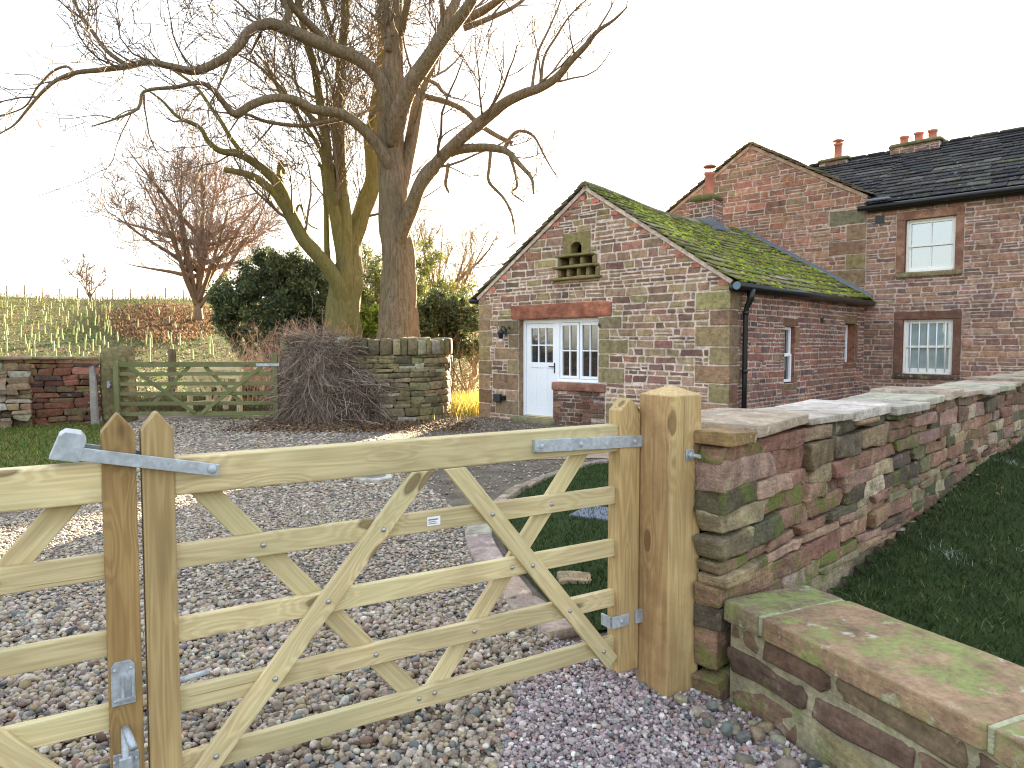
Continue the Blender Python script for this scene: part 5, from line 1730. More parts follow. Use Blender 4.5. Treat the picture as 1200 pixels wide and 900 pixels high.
def big_tree(name, label, D, limbs, base, bark, twigcol, seed, dens, lens, tw_u0=.28, minr=.004):
    rng = np.random.default_rng(seed)
    root = empty(name, base, 0, label, 'tree', 'two big bare trees behind the curved wall')
    tr = MB(); cr = MB()
    for li, (pts, dd, cv, lv) in enumerate(limbs):
        P, R = traced(pts, D, dd, cv)
        if li: R = R * .88
        P = P + snoise(P, seed + li, .9, 2)[:, None] * np.array((.03, .03, .02)) * (R[:, None] < .25)
        if li == 0:
            P, R = traced_fine(pts, D, dd, cv)
            tm = MB(); tube(tm, P, R, 26, (1, 1, 1), wob=.06)
            V = tm.v[0]; ax = np.repeat(P, 26, 0); dv_ = V - ax; ln_ = np.linalg.norm(dv_, axis=1)[:, None] + 1e-9
            ang_ = np.arctan2(dv_[:, 1], dv_[:, 0])
            amp = np.clip(ln_[:, 0] * .09, 0, .045)
            V2 = V + dv_ / ln_ * (amp * (.7 * np.sin(ang_ * 9 + V[:, 2] * .8 + 2 * np.sin(V[:, 2])) + snoise(V * np.array((1, 1, .5)), seed, 1.6, 3)))[:, None]
            tr.add(V2, [f for f in tm.f], (1, 1, 1))
        else: tube(tr, P, R, 16 if R[0] > .2 else 9 if R[0] > .07 else 6, (1, 1, 1), wob=.07 if R[0] > .2 else .03)
        if lv is not None:
            grow(cr, P, R, lv, 3, dens, lens, np.array(twigcol), rng, u0=tw_u0, upb=.3, minr=minr)
    tr.build('trunk', bark, root, smooth=True)
    cr.build('crown', M['twig'], root, smooth=True)
    return root


A_LIMBS = [
    ([(468, 430, 30), (467, 400, 26), (467, 375, 21.5), (467, 330, 18.5), (464, 280, 17), (460, 220, 15), (457, 165, 14.5), (457, 125, 14), (461, 70, 11), (462, 0, 9.5), (461, -80, 8), (464, -170, 6), (458, -260, 4), (462, -330, 1.5)], .4, 0, 0),
    ([(460, 160, 6), (456, 132, 10), (447, 98, 9.5), (433, 79, 9), (415, 66, 8.5), (395, 58, 8.5), (367, 47, 8.5), (335, 34, 8), (312, 28, 7), (291, 37, 6.5), (280, 53, 6.5), (263, 68, 6), (230, 83, 5.5), (200, 78, 4.4), (173, 73, 4.2), (147, 78, 4), (117, 82, 3.4), (90, 85, 3), (67, 93, 2.6), (50, 107, 2.3), (33, 127, 1.9), (17, 146, 1.4), (0, 157, .8)], -2.5, 0, 1),
    ([(148, 77, 3.2), (127, 60, 3), (110, 37, 2.8), (93, 10, 2.5), (80, -18, 2), (60, -50, 1.2)], -.6, 0, 2),
    ([(88, 86, 2.2), (78, 78, 1.8), (62, 84, 1.6), (47, 100, 1.4), (30, 124, 1.2), (8, 134, .8), (-12, 140, .5)], .4, 0, 2),
    ([(334, 34, 6), (340, 14, 5.5), (333, 0, 5), (322, -35, 4), (318, -80, 2)], 1, 0, 1),
    ([(386, 54, 5.5), (362, 28, 5), (345, 8, 4.5), (330, -20, 3.5), (300, -60, 2)], -1.5, 0, 1),
    ([(460, 205, 5), (452, 187, 8), (432, 157, 7.5), (415, 141, 7), (395, 132, 6.5), (367, 128, 6), (347, 118, 6), (320, 115, 5.5), (295, 123, 5.5), (275, 134, 5), (262, 122, 4), (250, 106, 3.4), (233, 97, 3), (207, 102, 2.6), (170, 107, 2.2), (163, 127, 2), (133, 140, 1.4), (108, 148, .8)], -2.8, 0, 1),
    ([(405, 138, 3.5), (383, 143, 3), (353, 147, 2.8), (313, 142, 2.5), (290, 134, 2), (262, 132, 1.2), (235, 128, .7)], -1.2, 0, 2),
    ([(459, 172, 8), (464, 150, 12), (470, 130, 12), (480, 103, 11.5), (497, 76, 10.5), (518, 45, 9.5), (538, 22, 8), (553, 0, 7), (568, -38, 5), (580, -90, 3), (600, -140, 1)], -2, 0, 1),
    ([(540, 24, 6.5), (567, 12, 5.5), (590, -4, 4.5), (620, -30, 3), (650, -60, 1.2)], -1, 0, 1),
    ([(545, 33, 4), (577, 20, 3.4), (603, 7, 2.6), (628, -14, 1.6)], .8, 0, 2),
    ([(500, 75, 8), (512, 48, 7.5), (525, 20, 7), (536, -2, 6), (545, -50, 4), (555, -110, 1.5)], 1.5, 0, 1),
    ([(462, 262, 6), (467, 236, 8.5), (474, 205, 9), (483, 163, 9), (490, 125, 8), (497, 97, 7), (512, 62, 5.5), (520, 25, 4), (515, -30, 2.5), (520, -90, 1)], 1.2, 0, 1),
    ([(464, 300, 6), (470, 278, 9), (477, 258, 9.5), (484, 240, 9.2), (492, 218, 9), (513, 190, 8.5), (537, 166, 8), (560, 147, 8), (577, 133, 7.6), (593, 120, 7), (613, 110, 6.6), (633, 103, 6), (653, 90, 5.4), (670, 70, 4.6), (687, 53, 3.8), (700, 37, 2.9), (720, 23, 1.9), (735, 8, 1)], -2.6, 0, 1),
    ([(474, 262, 6), (480, 242, 7.5), (495, 208, 7.5), (512, 190, 7), (531, 177, 6.5), (557, 173, 5.6), (580, 173, 5.2), (597, 178, 4.2), (610, 193, 3.2), (622, 209, 2.4), (624, 228, 1.4)], -2, 0, 2),
    ([(576, 174, 2.8), (574, 195, 2.5), (574, 213, 2.2), (590, 232, 1.8), (600, 252, 1.4), (603, 276, .8)], -.4, 0, 3),
    ([(592, 174, 2.8), (600, 160, 2.4), (611, 153, 2.2), (627, 160, 1.8), (640, 186, 1.3), (654, 208, .7)], -.5, 0, 3),
    ([(598, 180, 2.4), (604, 200, 2.1), (606, 218, 1.7), (600, 226, 1.3), (614, 237, .8)], .4, 0, 3),
    ([(624, 106, 2.6), (627, 84, 2.2), (632, 60, 2), (643, 36, 1.6), (656, 2, 1.1), (662, -30, .7)], .6, 0, 3),
    ([(634, 101, 2.4), (637, 68, 2), (652, 42, 1.7), (668, 18, 1.3), (690, -2, .9), (718, -14, .5)], -.5, 0, 3),
    ([(600, 168, 3), (580, 158, 3.4), (560, 146, 3.6), (545, 130, 3.6), (522, 119, 3.8), (499, 113, 4)], .8, 0, 3),
    ([(498, 92, 3), (510, 98, 2.6), (520, 108, 2.4), (528, 113, 2)], -.5, 0, None),
    ([(526, 192, 3), (523, 207, 2.6), (521, 216, 2), (525, 226, 1.2)], -.3, 0, 3),
    ([(456, 60, 5), (451, 30, 5), (447, 0, 4.5), (440, -60, 3), (432, -120, 1.2)], 1.5, 0, 1),
    ([(470, 40, 5), (476, 5, 4.5), (488, -50, 3), (500, -110, 1.2)], -1.5, 0, 1),
]
tA = big_tree('bare_tree', 'big bare tree with thick brown trunk, nearer the cottage, its limbs reaching across the sky', 18.0, A_LIMBS, at_d(468, 400, 18.0) * np.array((1, 1, 0)), M['barkA'], lin(104, 90, 78), 3,
              [1.0, 1.3, 2.6, 3.6], [2.6, 2.3, 1.4, .75], minr=.0095)
B_LIMBS = [
    ([(400, 425, 24), (401, 395, 21), (403, 360, 19), (405, 330, 18), (409, 305, 14), (414, 278, 11), (424, 250, 10), (434, 225, 9.5), (438, 205, 9), (436, 165, 8.5), (439, 138, 7.5), (443, 115, 7), (447, 80, 6), (449, 40, 5.5), (447, 0, 5), (452, -60, 3.5), (448, -130, 1.5)], 1.0, 0, 1),
    ([(402, 375, 9), (404, 335, 13), (405, 292, 10.5), (404, 252, 9.5), (400, 217, 8.5), (398, 167, 8), (398, 127, 7.5), (400, 67, 6.5), (405, 17, 6), (403, -40, 4.5), (408, -110, 2.5), (402, -170, 1)], -.6, 0, 0),
    ([(404, 365, 8), (403, 325, 10.5), (398, 285, 9), (394, 255, 8.5), (388, 222, 7.5), (383, 187, 7), (380, 145, 6.2), (374, 110, 5.6), (369, 85, 5.2), (360, 55, 4.6), (353, 20, 4), (350, -30, 3), (342, -80, 1.4)], -1.2, 0, 0),
    ([(405, 380, 9), (400, 346, 12), (387, 318, 10.5), (370, 297, 9.5), (354, 277, 9), (341, 252, 8.5), (332, 228, 7.5), (322, 210, 6.6), (300, 191, 5.6), (279, 180, 5), (258, 177, 4.2), (243, 166, 3.6), (233, 150, 3), (207, 137, 2.4), (188, 117, 1.7), (165, 100, .9)], -2.6, 0, 1),
    ([(340, 250, 6.5), (330, 238, 6), (319, 224, 5.5), (299, 209, 5), (283, 203, 4.5), (262, 199, 3.6)], -.5, 0, 2),
    ([(282, 180, 3.4), (272, 165, 3), (260, 143, 2.8), (240, 113, 2.4), (219, 93, 2), (190, 74, 1.4), (165, 50, .8)], -1, 0, 2),
    ([(333, 216, 3.2), (328, 203, 3), (331, 190, 3.4), (335, 203, 2.2)], -.2, 0, None),
    ([(384, 318, 4.5), (383, 285, 4), (382, 240, 3.6), (378, 200, 3.2), (372, 193, 2)], -.4, 0, 3),
    ([(381, 150, 4), (368, 140, 3.4), (352, 125, 3), (330, 110, 2.4), (318, 85, 2), (300, 62, 1.4), (280, 50, .8)], -.8, 0, 1),
    ([(389, 225, 3.5), (375, 175, 2.8), (352, 140, 2.4), (330, 105, 2), (300, 75, 1.5), (262, 55, .9)], -1.4, 0, 1),
    ([(400, 70, 4), (388, 40, 3.4), (380, 10, 2.8), (366, -20, 2)], -.8, 0, 1),
    ([(353, 283, 2.4), (347, 255, 2), (352, 240, 1.6), (362, 262, 1.2), (372, 268, .8)], -.3, 0, None),
]
tB = big_tree('bare_tree', 'big bare tree with several mossy yellow-green stems, left of the brown trunk', 20.5, B_LIMBS, at_d(400, 400, 20.5) * np.array((1, 1, 0)), M['barkB'], lin(106, 94, 78), 9,
              [1.1, 1.5, 2.6, 3.4], [2.8, 2.4, 1.5, .8], minr=.0105)


def far_tree(label, px, base_py, D, h, spread, seed, col, bark, n=10, group=None, dens=(1.0, 1.5, 2.6, 3.4), lens=(3.6, 2.6, 1.6, .8), fan=(12, 62), name='bare_tree', stem=.06):
    rng = np.random.default_rng(seed)
    b0 = at_d(px, base_py, D); gz = float(ground_h(b0[0], b0[1])); b0[2] = gz
    root = empty(name, b0, 0, label, 'tree', group)
    tr = MB(); cr = MB()
    tube(tr, [b0 - np.array((0, 0, .4)), b0 + np.array((0, 0, h * .04)), b0 + np.array((0, 0, h * .12))], np.array([.055, .042, .035]) * h * .6, 10, wob=.08)
    for i in range(n):
        a = rng.uniform(0, 2 * PI); el = math.radians(rng.uniform(*fan)) if i else .08
        L = h * .95 * (math.cos(el) ** .22) * rng.uniform(.8, 1.0)
        d = np.array((math.sin(el) * math.cos(a), math.sin(el) * math.sin(a) * .8, math.cos(el)))
        P = [b0 + np.array((0, 0, h * (rng.uniform(.06, .13) + (rng.uniform(0, .42) if el > .75 else 0)))) + d * .0]
        if el > .75: L *= .82
        for k in range(9):
            d = d + rng.normal(0, .07, 3) + np.array((d[0] * .02, d[1] * .02, .035)); d /= np.linalg.norm(d)
            P.append(P[-1] + d * L / 9 * spread)
        R = np.linspace(.016 * h, .0016 * h, 10)
        P, R = smooth_path(P, R, 2)
        tube(tr, P, R, 7)
        grow(cr, P, R, 0, 3, dens, np.array(lens) * h / 13, np.array(col), rng, ang=(22, 55), upb=.3, u0=.15, minr=.0034 * D / 10)
    tr.build('trunk', bark, root, smooth=True); cr.build('crown', M['twig'], root)
    return root


far_tree('round-headed bare tree with fine reddish twigs on the slope left of the big trees', 232, 352, 56, 12.8, 1.0, 4, lin(138, 116, 102), M['barkC'], 22, fan=(8, 88), dens=(.9, 1.2, 1.9, 2.0))
far_tree('small bare tree standing alone on the field skyline', 106, 350, 74, 4.2, 1.0, 12, lin(118, 96, 84), M['barkC'], 8, dens=(1.8, 2, 3, 2.5), fan=(8, 70))
far_tree('thin bare tree showing between the brown trunk and the cottage gable', 515, 372, 34, 6.6, 1.0, 15, lin(138, 120, 84), M['barkC'], 12, dens=(1.4, 1.8, 2.6, 2.6), fan=(6, 55))
far_tree('bare sapling against the left edge of the cottage gable', 556, 372, 27, 4.2, 1.0, 16, lin(132, 116, 88), M['barkC'], 9, dens=(1.6, 2.4, 3, 3.), fan=(5, 50))
far_tree('small bare tree with ochre twigs seen between the two big trunks', 432, 372, 31, 5.6, 1.0, 17, lin(150, 128, 80), M['barkC'], 11, dens=(1.4, 1.8, 2.6, 3.), fan=(6, 55))


# ------------------------------------------------------------------ bushes behind the walls
def bush(name, label, cat, pts, D, size, n, pal, seed, group=None, stems=True, depth=1.0, aspect=.45, base_py=400):
    """pts: (px, py, radius px) clumps"""
    rng = np.random.default_rng(seed)
    c = np.array([at_d(p[0], p[1], D + rng.uniform(-.5, .5) * depth) for p in pts]); r = np.array([p[2] * D / F for p in pts])
    b0 = np.array((c[:, 0].mean(), D, float(ground_h(c[:, 0].mean(), D))))
    root = empty(name, b0, 0, label, cat, group)
    # break every clump into several smaller ones for an uneven outline
    cc = []; rr = []
    for p, q in zip(c, r):
        k = 14
        d = rng.normal(size=(k, 3)); d /= np.linalg.norm(d, axis=1)[:, None]
        cc.append(p + d * q * rng.uniform(.3, 1.15, (k, 1))); rr.append(q * rng.uniform(.14, .46, k))
    mb = MB(); leafcloud(mb, np.concatenate(cc), np.concatenate(rr), n, size, pal, rng, .2, aspect)
    leafcloud(mb, np.concatenate(cc), np.concatenate(rr) * 1.45, n // 7, size * 1.1, pal, rng, .75, aspect)
    mb.build('foliage', M['leaf'], root)
    if stems:
        sm = MB()
        for p, q in zip(c, r):
            a = b0 + np.array((rng.normal(0, .25), rng.normal(0, .2), -.1)); m = (a + p) / 2 + rng.normal(0, .15, 3)
            tube(sm, smooth_path([a, m, p + np.array((0, 0, q * .4))], [.035, .025, .01], 3)[0], np.linspace(.035, .01, 7), 5, lin(92, 78, 58))
        sm.build('stems', M['twig'], root)
    return root


EVG = [(3, lin(62, 76, 52)), (2.5, lin(80, 94, 60)), (1.4, lin(104, 112, 70)), (1.0, lin(122, 118, 80))]
IVY = [(3, lin(52, 66, 36)), (2, lin(74, 86, 42)), (1.3, lin(104, 108, 54))]
bush('rhododendron_bush', 'large dark evergreen bush behind the old gate, left of the mossy trunks', 'bush',
     [(280, 345, 26), (300, 330, 24), (320, 320, 24), (340, 322, 24), (360, 345, 28), (330, 350, 34), (300, 362, 28), (268, 375, 22), (350, 378, 28), (318, 385, 30), (378, 330, 18), (285, 398, 24), (340, 400, 26), (372, 390, 22), (262, 350, 14), (312, 303, 12), (345, 305, 12), (365, 312, 14)], 22.5, .095, 64000, EVG, 1, depth=1.6)
bush('evergreen_bush', 'dark evergreen hedge bush between the brown trunk and the cottage corner', 'bush',
     [(505, 365, 20), (520, 358, 20), (538, 365, 20), (552, 372, 16), (510, 390, 20), (535, 392, 22), (552, 400, 16), (498, 380, 14), (500, 402, 18), (528, 405, 20), (515, 350, 12)], 20.5, .085, 34000, EVG, 2, depth=1.2)
bush('yellow_green_bush', 'sunlit yellow-green bush low between the two big trunks', 'bush',
     [(430, 380, 14), (438, 392, 14), (425, 396, 12), (444, 372, 10)], 22.0, .11, 5000, [(2, lin(120, 138, 44)), (2, lin(96, 118, 40)), (1, lin(148, 156, 70))], 3, depth=.8)
bush('ivy_bush', 'tall loose ivy-green shrub standing behind the trunks', 'bush',
     [(432, 330, 18), (445, 345, 20), (425, 352, 18), (440, 315, 14), (495, 330, 18), (505, 310, 16), (488, 350, 18), (515, 338, 18), (430, 375, 20), (445, 385, 20), (495, 375, 20), (520, 365, 20), (540, 345, 14), (498, 290, 12), (428, 300, 12), (535, 375, 18), (395, 385, 22), (410, 365, 18), (460, 385, 22), (475, 365, 18), (415, 395, 20), (450, 360, 14)], 26, .12, 26000, [(2, lin(104, 112, 58)), (2, lin(134, 134, 76)), (1, lin(80, 92, 46))], 4, depth=2, aspect=.3)
# bare shrub by the cottage corner
def twig_shrub(name, label, px, D, h, w, n, col, seed, group=None, base=None, cat='shrub'):
    rng = np.random.default_rng(seed)
    b0 = at_d(px, 400, D); b0[2] = float(ground_h(b0[0], D)) if base is None else base
    root = empty(name, b0, 0, label, cat, group); mb = MB()
    for i in range(n):
        a = b0 + np.array((rng.normal(0, w * .22), rng.normal(0, w * .2), -.05))
        d = np.array((rng.normal(0, .3), rng.normal(0, .25), 1.0)); d /= np.linalg.norm(d)
        L = h * rng.uniform(.5, 1.05); P = [a]
        for k in range(5):
            d = d + rng.normal(0, .12, 3); d /= np.linalg.norm(d); P.append(P[-1] + d * L / 5)
        R = np.linspace(.011, .003, 6)
        c = np.array(col) * rng.uniform(.75, 1.3)
        tube(mb, P, R, 3, c, cap=False)
        grow(mb, P, R, 2, 3, [1, 1, 3.0, 3], [1, 1, h * .3, h * .14], c, rng, u0=.25, minr=.003)
    mb.build('stems', M['twig'], root)
    return root


twig_shrub('bare_shrub', 'pale bare twiggy shrub beside the left corner of the cottage', 545, 19.0, 1.7, 1.0, 46, lin(136, 118, 94), 5)
twig_shrub('dead_stalks', 'clump of pale dry stalks standing behind the old gate', 268, 18.6, 1.75, 1.6, 80, lin(196, 164, 126), 6, 'dry stalks behind the old gate', cat='dry plants')
twig_shrub('dead_stalks', 'pinkish dry stalks behind the creeper, below the evergreen bush', 335, 18.0, 2.1, 2.2, 120, lin(178, 136, 112), 7, 'dry stalks behind the old gate', cat='dry plants')
twig_shrub('dead_stalks', 'dense reddish dry stalks left of the mossy trunk base', 378, 18.2, 2.2, 1.5, 80, lin(170, 126, 100), 8, 'dry stalks behind the old gate', cat='dry plants')
mb = MB(); n = 5000
x = at_d(548, 450, 17.3)[0] + RNG.normal(0, .55, n); y = 17.3 + RNG.normal(0, .8, n); k = (x < -.55) | (y > 17); x, y = x[k], y[k]
grass(mb, x, y, ground_h(x, y).clip(0), .12, .5, .012, pick([(3, lin(168, 150, 78)), (2, lin(140, 138, 62)), (1, lin(190, 160, 100))], len(x)), .5)
tag(mb.build('tall_grass', M['blade'], loc=(0, 0, 0)), 'sunlit straw-coloured grass in the gap beside the cottage corner', 'grass', kind='stuff')
mb = MB(); n = 9000
x = RNG.uniform(-10.5, -4.2, n); y = RNG.uniform(15.1, 19.5, n); y = y + 1.5 * (y < 17)
grass(mb, x, y, ground_h(x, y), .08, .32, .014, pick([(3, lin(84, 94, 48)), (2, lin(118, 106, 74)), (1.4, lin(116, 88, 68))], n), .5)
tag(mb.build('rough_grass', M['blade'], loc=(0, 0, 0)), 'rough green and straw grass in the field just behind the old gate', 'grass', kind='stuff')
mb = MB()
rng = np.random.default_rng(18)
bx_ = at_d(252, 405, 17.6)
for i in range(420):
    a = rng.uniform(0, 2 * PI); p = np.array((bx_[0] + rng.normal(0, .5), 18.6 + rng.normal(0, .35), .62 + rng.normal(0, .14)))
    d = np.array((math.cos(a), math.sin(a) * .5, rng.normal(-.1, .25))) * .35
    tube(mb, [p - d, p + np.array((0, 0, .1)), p + d], [.006, .006, .003], 3, np.array(lin(196, 168, 120)) * rng.uniform(.7, 1.2), cap=False)
block(mb, None, (bx_[0] - .8, 18.2, .1), (bx_[0] + .8, 19.2, .62), 2.5, CG5, .06, lin(92, 72, 54), 0, 4, True, 3)
tag(mb.build('straw_heap', M['creeper'], loc=(bx_[0], 17.8, .3)), 'heap of pale straw and dead stems behind the old gate top rail', 'straw heap')

# dry creeper over the end of the curved wall
rng = np.random.default_rng(44)
cr0 = CW_map(np.array([(1.0, 0, 0)]))[0]
crp = empty('dry_creeper', (cr0[0], cr0[1], 0), 0, 'tangled mound of leafless grey-brown creeper hanging over the curved wall beside the old gate', 'creeper')
mb = MB()
for (s, d, z, rs, rd, rz) in ((.9, .02, .7, .8, .22, .8), (1.7, .12, .4, .7, .3, .5), (.5, .0, .8, .5, .2, .7), (2.0, .1, .3, .5, .28, .35), (1.3, .05, 1.1, .7, .2, .4)):
    block(mb, CW_map, (s - rs, d - rd, z - rz), (s + rs, d + rd, z + rz), 2.6, cube_grid(10), .07, lin(80, 66, 56), 0, int(s * 37), True, 5)
mb.build('dense_core', M['creeper'], crp, smooth=True)
mb = MB()
pal = [lin(130, 114, 102), lin(108, 94, 84), lin(152, 136, 122), lin(88, 76, 68), lin(136, 116, 98)]
for i in range(5200):
    s0 = min(max(rng.normal(1.42, .5), .3), 2.6)
    hill = math.exp(-((s0 - 1.25) / .9) ** 2)
    z0 = rng.uniform(.12, 1.66) * (.5 + .5 * hill); bulge = .1 + .55 * hill * (1 - .55 * (z0 / 1.7) ** 1.5)
    dd_ = rng.uniform(.25, 1.0) * bulge
    kind = rng.random()
    L = rng.uniform(.3, .95)
    if kind < .6:      # hanging, curling outwards
        v = np.array((rng.normal(0, .45), rng.uniform(.05, .55), -1.0))
    else:              # criss-cross runners
        v = np.array((rng.normal(0, 1.0), rng.normal(0, .35), rng.normal(-.1, .5)))
    v /= np.linalg.norm(v); p = np.array((s0, dd_, z0)); pts = [p]
    for k in range(6):
        v = v + rng.normal(0, .22, 3) + np.array((0, 0, -.08)); v /= np.linalg.norm(v)
        p = p + v * L / 6; p[2] = max(p[2], .012 + .02 * rng.random()); pts.append(p)
    P = CW_map(np.array(pts))
    r = rng.uniform(.003, .0085)
    tube(mb, P, np.linspace(r, r * .45, 7), 3, np.array(pal[rng.integers(5)]) * rng.uniform(.7, 1.5), cap=False)
for i in range(900):   # strands lying over the top, towards the upright copings
    s0 = rng.uniform(.2, 2.4); d = np.array((rng.normal(0, 1), rng.normal(0, .5), rng.normal(.1, .25))); d /= np.linalg.norm(d)
    p = np.array((s0, rng.uniform(-.35, .1), 1.46 + .2 * rng.random() + .12 * math.sin(s0 * 2))); L = rng.uniform(.2, .6)
    P = CW_map(np.array([p, p + d * L * .5 + np.array((0, 0, .04)), p + d * L]))
    tube(mb, P, [.006, .005, .003], 3, np.array(pal[rng.integers(5)]) * rng.uniform(.8, 1.4), cap=False)
mb.build('stems', M['creeper'], crp)
# leaf litter below
mb = MB(); n = 5200
x = np.concatenate([RNG.normal(-3.2, 1.3, n // 2), RNG.uniform(-5.2, -.8, n // 2)]); y = np.concatenate([RNG.normal(13.4, .5, n // 2), RNG.uniform(12.6, 15.3, n // 2)])
k = y < 14.7; x, y = x[k], y[k]; n = len(x)
V = np.array([(-.5, 0, 0), (0, -.3, .12), (.5, 0, 0), (0, .3, .12)])
s = RNG.uniform(.03, .08, n)
scatter(mb, (V, np.array([[0, 1, 2, 3]])), np.c_[x, y, np.full(n, .012) + RNG.random(n) * .02], np.stack([s, s, s], 1), rot_mats(n, .35), pick([(3, lin(92, 70, 52)), (2, lin(120, 94, 68)), (1, lin(70, 56, 46)), (.5, lin(150, 116, 80))], n))
tag(mb.build('leaf_litter', M['creeper'], loc=(0, 0, 0)), 'dead brown leaves lying below the curved wall', 'leaf litter', kind='stuff')

# ------------------------------------------------------------------ tree guards on the hill
rng = np.random.default_rng(8)
gm = MB(); lathe(gm, (0, 0, 0), [(.055, 0), (.052, .02), (.05, .78), (.056, .81), (.052, .83), (.046, .83), (.046, .6)], 9, lin(164, 178, 118))
guard = gm.build('tube', M['guard'], None, smooth=True, loc=(0, 0, 0))
gs = MB(); rbox(gs, (.05, -.015, -.1), (.08, .015, .65), .004, None, lin(170, 142, 96)); stake = gs.build('stake', M['twig'], None, loc=(0, 0, 0))
g0 = empty('tree_guard', (0, 0, 0), 0, 'pale green tube guarding a sapling in the planted hillside field', 'tree guard', 'tree guards in the hillside field')
guard.parent = g0; stake.parent = g0
spots = []
tries = 0
while len(spots) < 190 and tries < 20000:
    tries += 1
    y = 33 + 43 * rng.random(); px = rng.uniform(-8, 262)
    x = (px - 600) / F * y
    if px > 135 and y > 45 and rng.random() < .93: continue
    if px > 110 and y < 40 and rng.random() < .4: continue
    if any((x - a) ** 2 + (y - b_) ** 2 < 1.0 for a, b_ in spots): continue
    spots.append((x, y))
for i, (x, y) in enumerate(spots):
    o = g0 if i == 0 else copy_tree(g0)
    o.location = (x, y, float(ground_h(x, y)) - .02); o.rotation_euler = (rng.normal(0, .05), rng.normal(0, .05), rng.uniform(0, 6.28))
    k = rng.uniform(.7, 1.0); o.scale = (.75, .75, k * .9)
# skyline fence and thorn hedge
fe = empty('field_fence', (-40, 77, float(ground_h(-40, 77))), 0, 'post and wire fence along the field skyline', 'fence')
mb = MB()
fx = np.arange(-62, -8, 1.9)
for x in fx:
    z = float(ground_h(x, 77)); hh = 1.15 + RNG.normal(0, .06)
    m = MB(); rbox(m, (x - .05, 76.95, z - .2), (x + .05, 77.05, z + hh), .01, None, lin(104, 88, 70)); m.build('fence_post', M['twig'], fe)
for w in (.5, 1.0): tube(mb, [(x, 77, float(ground_h(x, 77)) + w) for x in fx], .012, 4, lin(90, 84, 78), cap=False)
mb.build('wire', M['twig'], fe)
rng = np.random.default_rng(71)
hd = MB()
for i in range(1500):
    x = rng.uniform(-75, -12); y = 78.5 + rng.normal(0, .4); z = float(ground_h(x, y)) - .1
    d = np.array((rng.normal(0, .4), rng.normal(0, .3), 1.)); L = rng.uniform(.4, 1.05)
    tube(hd, [(x, y, z), (x + d[0] * L * .5, y + d[1] * L * .5, z + L * .6), (x + d[0] * L, y, z + L)], [.025, .018, .008], 3, np.array(lin(104, 82, 66)) * rng.uniform(.7, 1.3), cap=False)
tag(hd.build('thorn_hedge', M['twig'], loc=(-40, 78.5, 6)), 'low bare thorn hedge along the top of the hillside field', 'hedge')

# far side of the lane behind the viewpoint: hedge seen only in the window glass
rng = np.random.default_rng(72)
hc = [(x, -24 + rng.normal(0, .6), 1.2 + rng.normal(0, .3)) for x in np.arange(-40, 22, 1.6)]
hm = MB(); leafcloud(hm, hc, [1.5] * len(hc), 22000, .28, [(2, lin(136, 112, 60)), (2, lin(120, 104, 56)), (1, lin(84, 84, 44))], rng, .2)
tag(hm.build('lane_hedge', M['leaf'], loc=(-9, -24, 0)), 'brown hedge on the far side of the lane, behind the viewpoint', 'hedge')

# ------------------------------------------------------------------ small things on the ground
dc = at_z(437, 562)
dr = empty('drain_cover', dc, .3, 'round metal drain cover in a pale concrete ring set in the gravel', 'drain cover')
mb = MB(); lathe(mb, dc, [(.23, -.01), (.23, .035), (.215, .045), (.15, .045), (.15, .02)], 24, lin(170, 164, 152)); mb.build('concrete_ring', M['coping'], dr, smooth=False)
mb = MB(); lathe(mb, dc, [(.148, .0), (.148, .04), (.13, .044), (.01, .044)], 24); rbox(mb, dc + np.array((-.07, -.03, .0441)), dc + np.array((.07, .03, .05)), .003); mb.build('lid', M['drain'], dr)
# kerb stones round the small lawn
kp = [(.36, 3.72), (.12, 4.25), (-.08, 5.0), (-.2, 5.8), (-.13, 6.6), (.06, 7.4), (.48, 8.3), (1.05, 9.15), (1.65, 9.5)]
rng = np.random.default_rng(90)
KP, _ = smooth_path(np.c_[np.array(kp), np.zeros(len(kp))], np.zeros(len(kp)), 10)
kc = np.r_[0, np.cumsum(np.linalg.norm(np.diff(KP[:, :2], axis=0), axis=1))]
kt = np.gradient(KP[:, :2], axis=0); kt /= np.linalg.norm(kt, axis=1)[:, None]


def KM(v):
    v = np.asarray(v, float).reshape(-1, 3)
    x = np.interp(v[:, 0], kc, KP[:, 0]); y = np.interp(v[:, 0], kc, KP[:, 1]); tx = np.interp(v[:, 0], kc, kt[:, 0]); ty = np.interp(v[:, 0], kc, kt[:, 1])
    return np.c_[x - ty * v[:, 1], y + tx * v[:, 1], v[:, 2]]


s = 0
while s < kc[-1] - .1:
    L = rng.uniform(.45, .8)
    if s + L > kc[-1]: L = kc[-1] - s
    wd = .19 if s < 2.4 else .09
    mb = MB(); block(mb, KM, (s + .006, -.03, -.05), (s + L - .006, wd, .045 + rng.uniform(-.012, .012)), 10, CG4, .008, pick([(2, lin(150, 132, 114)), (1, lin(158, 146, 128))], 1, rng, .08)[0], .2, int(s * 100))
    c = KM(np.array([(s + L / 2, .05, 0)]))[0]
    tag(mb.build('kerb_stone', M['coping'], smooth=True, loc=tuple(c)), 'flat pinkish edging stone between the gravel and the small lawn', 'kerb stone', 'edging stones round the small lawn')
    s += L
rk = at_z(672, 682)
mb = MB(); block(mb, None, rk + np.array((-.11, -.08, -.03)), rk + np.array((.11, .08, .045)), 8, CG7, .012, lin(160, 138, 108), .1, 6, True, 9, 3)
tag(mb.build('loose_stone', M['coping'], smooth=True, loc=tuple(rk)), 'loose buff stone lying on the small lawn edge behind the gate', 'stone')
gr = at_z(697, 603)
mb = MB(); rbox(mb, gr + np.array((-.16, -.22, .0)), gr + np.array((.3, .22, .03)), .006)
dg = mb.build('drain_grate', plain('slate_grey_slab', lin(104, 110, 124), .6), loc=tuple(gr)); dg.rotation_euler = (0, 0, -.5)
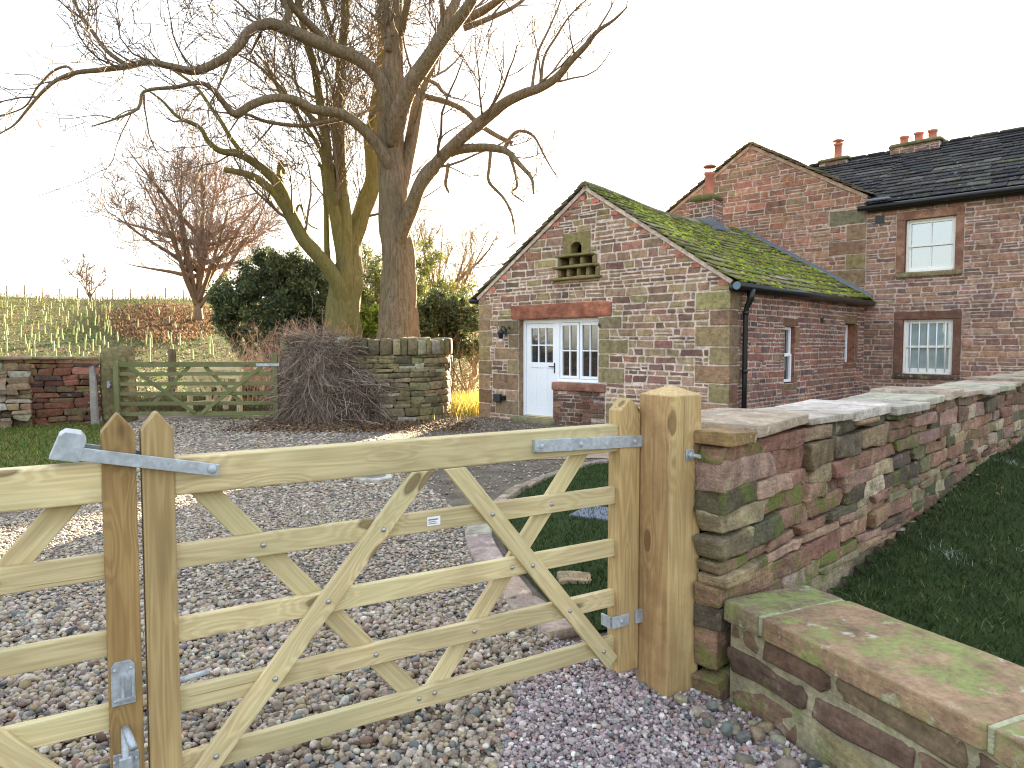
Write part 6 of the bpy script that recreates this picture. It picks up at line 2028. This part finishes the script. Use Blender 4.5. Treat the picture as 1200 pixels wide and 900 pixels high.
tag(dg, 'blue-grey metal grate lying flush in the small lawn', 'grate')

# ------------------------------------------------------------------ light, sky, camera
SKY_K = 1.05
w = bpy.data.worlds.new('World'); SC.world = w; w.use_nodes = True
nt = w.node_tree
sky = nt.nodes.new('ShaderNodeTexSky'); sky.sky_type = 'NISHITA'; sky.sun_disc = False
sky.sun_elevation = SUN_EL; sky.sun_rotation = SUN_AZ
sky.altitude = 100; sky.air_density = 1.0; sky.dust_density = 2.5; sky.ozone_density = 1.0
bg = nt.nodes['Background']; bg.inputs['Strength'].default_value = .11
# the aureole round the low sun is rolled off so that it stays within the range of the rest of the sky
lum = nt.nodes.new('ShaderNodeRGBToBW'); nt.links.new(sky.outputs[0], lum.inputs[0])
mx = nt.nodes.new('ShaderNodeMath'); mx.operation = 'MULTIPLY_ADD'; mx.inputs[1].default_value = SKY_K; mx.inputs[2].default_value = 1.0
nt.links.new(lum.outputs[0], mx.inputs[0])
dvd = nt.nodes.new('ShaderNodeVectorMath'); dvd.operation = 'DIVIDE'
nt.links.new(sky.outputs[0], dvd.inputs[0]); nt.links.new(mx.outputs[0], dvd.inputs[1])
hs = nt.nodes.new('ShaderNodeHueSaturation'); hs.inputs['Saturation'].default_value = .48
nt.links.new(dvd.outputs[0], hs.inputs['Color'])
nt.links.new(hs.outputs[0], bg.inputs['Color'])
sl = bpy.data.lights.new('Sun', 'SUN'); sl.energy = 3.0; sl.angle = math.radians(.55); sl.color = (1.0, .80, .53)
so = bpy.data.objects.new('Sun', sl); COL.objects.link(so)
dv = Vector((math.sin(SUN_AZ) * math.cos(SUN_EL), math.cos(SUN_AZ) * math.cos(SUN_EL), math.sin(SUN_EL)))
so.rotation_euler = dv.to_track_quat('Z', 'Y').to_euler(); so.location = dv * 80

cam = bpy.data.cameras.new('Camera'); cam.sensor_width = 36; cam.lens = 36 * F / 1200; cam.clip_start = .05; cam.clip_end = 4000
co = bpy.data.objects.new('Camera', cam); COL.objects.link(co)
co.location = (0, 0, EYE); co.rotation_euler = (PI / 2 - PITCH, 0, 0)
SC.camera = co
vs = SC.view_settings
vs.view_transform = 'Standard'; vs.look = 'None'; vs.gamma = 1.0; vs.use_curve_mapping = False; vs.exposure = 4.62
SC.cycles.use_denoising = True
SC.cycles.max_bounces = 6; SC.cycles.diffuse_bounces = 3; SC.cycles.glossy_bounces = 3; SC.cycles.transmission_bounces = 4; SC.cycles.transparent_max_bounces = 4
SC.cycles.use_adaptive_sampling = True
SC.cycles.filter_width = 1.15
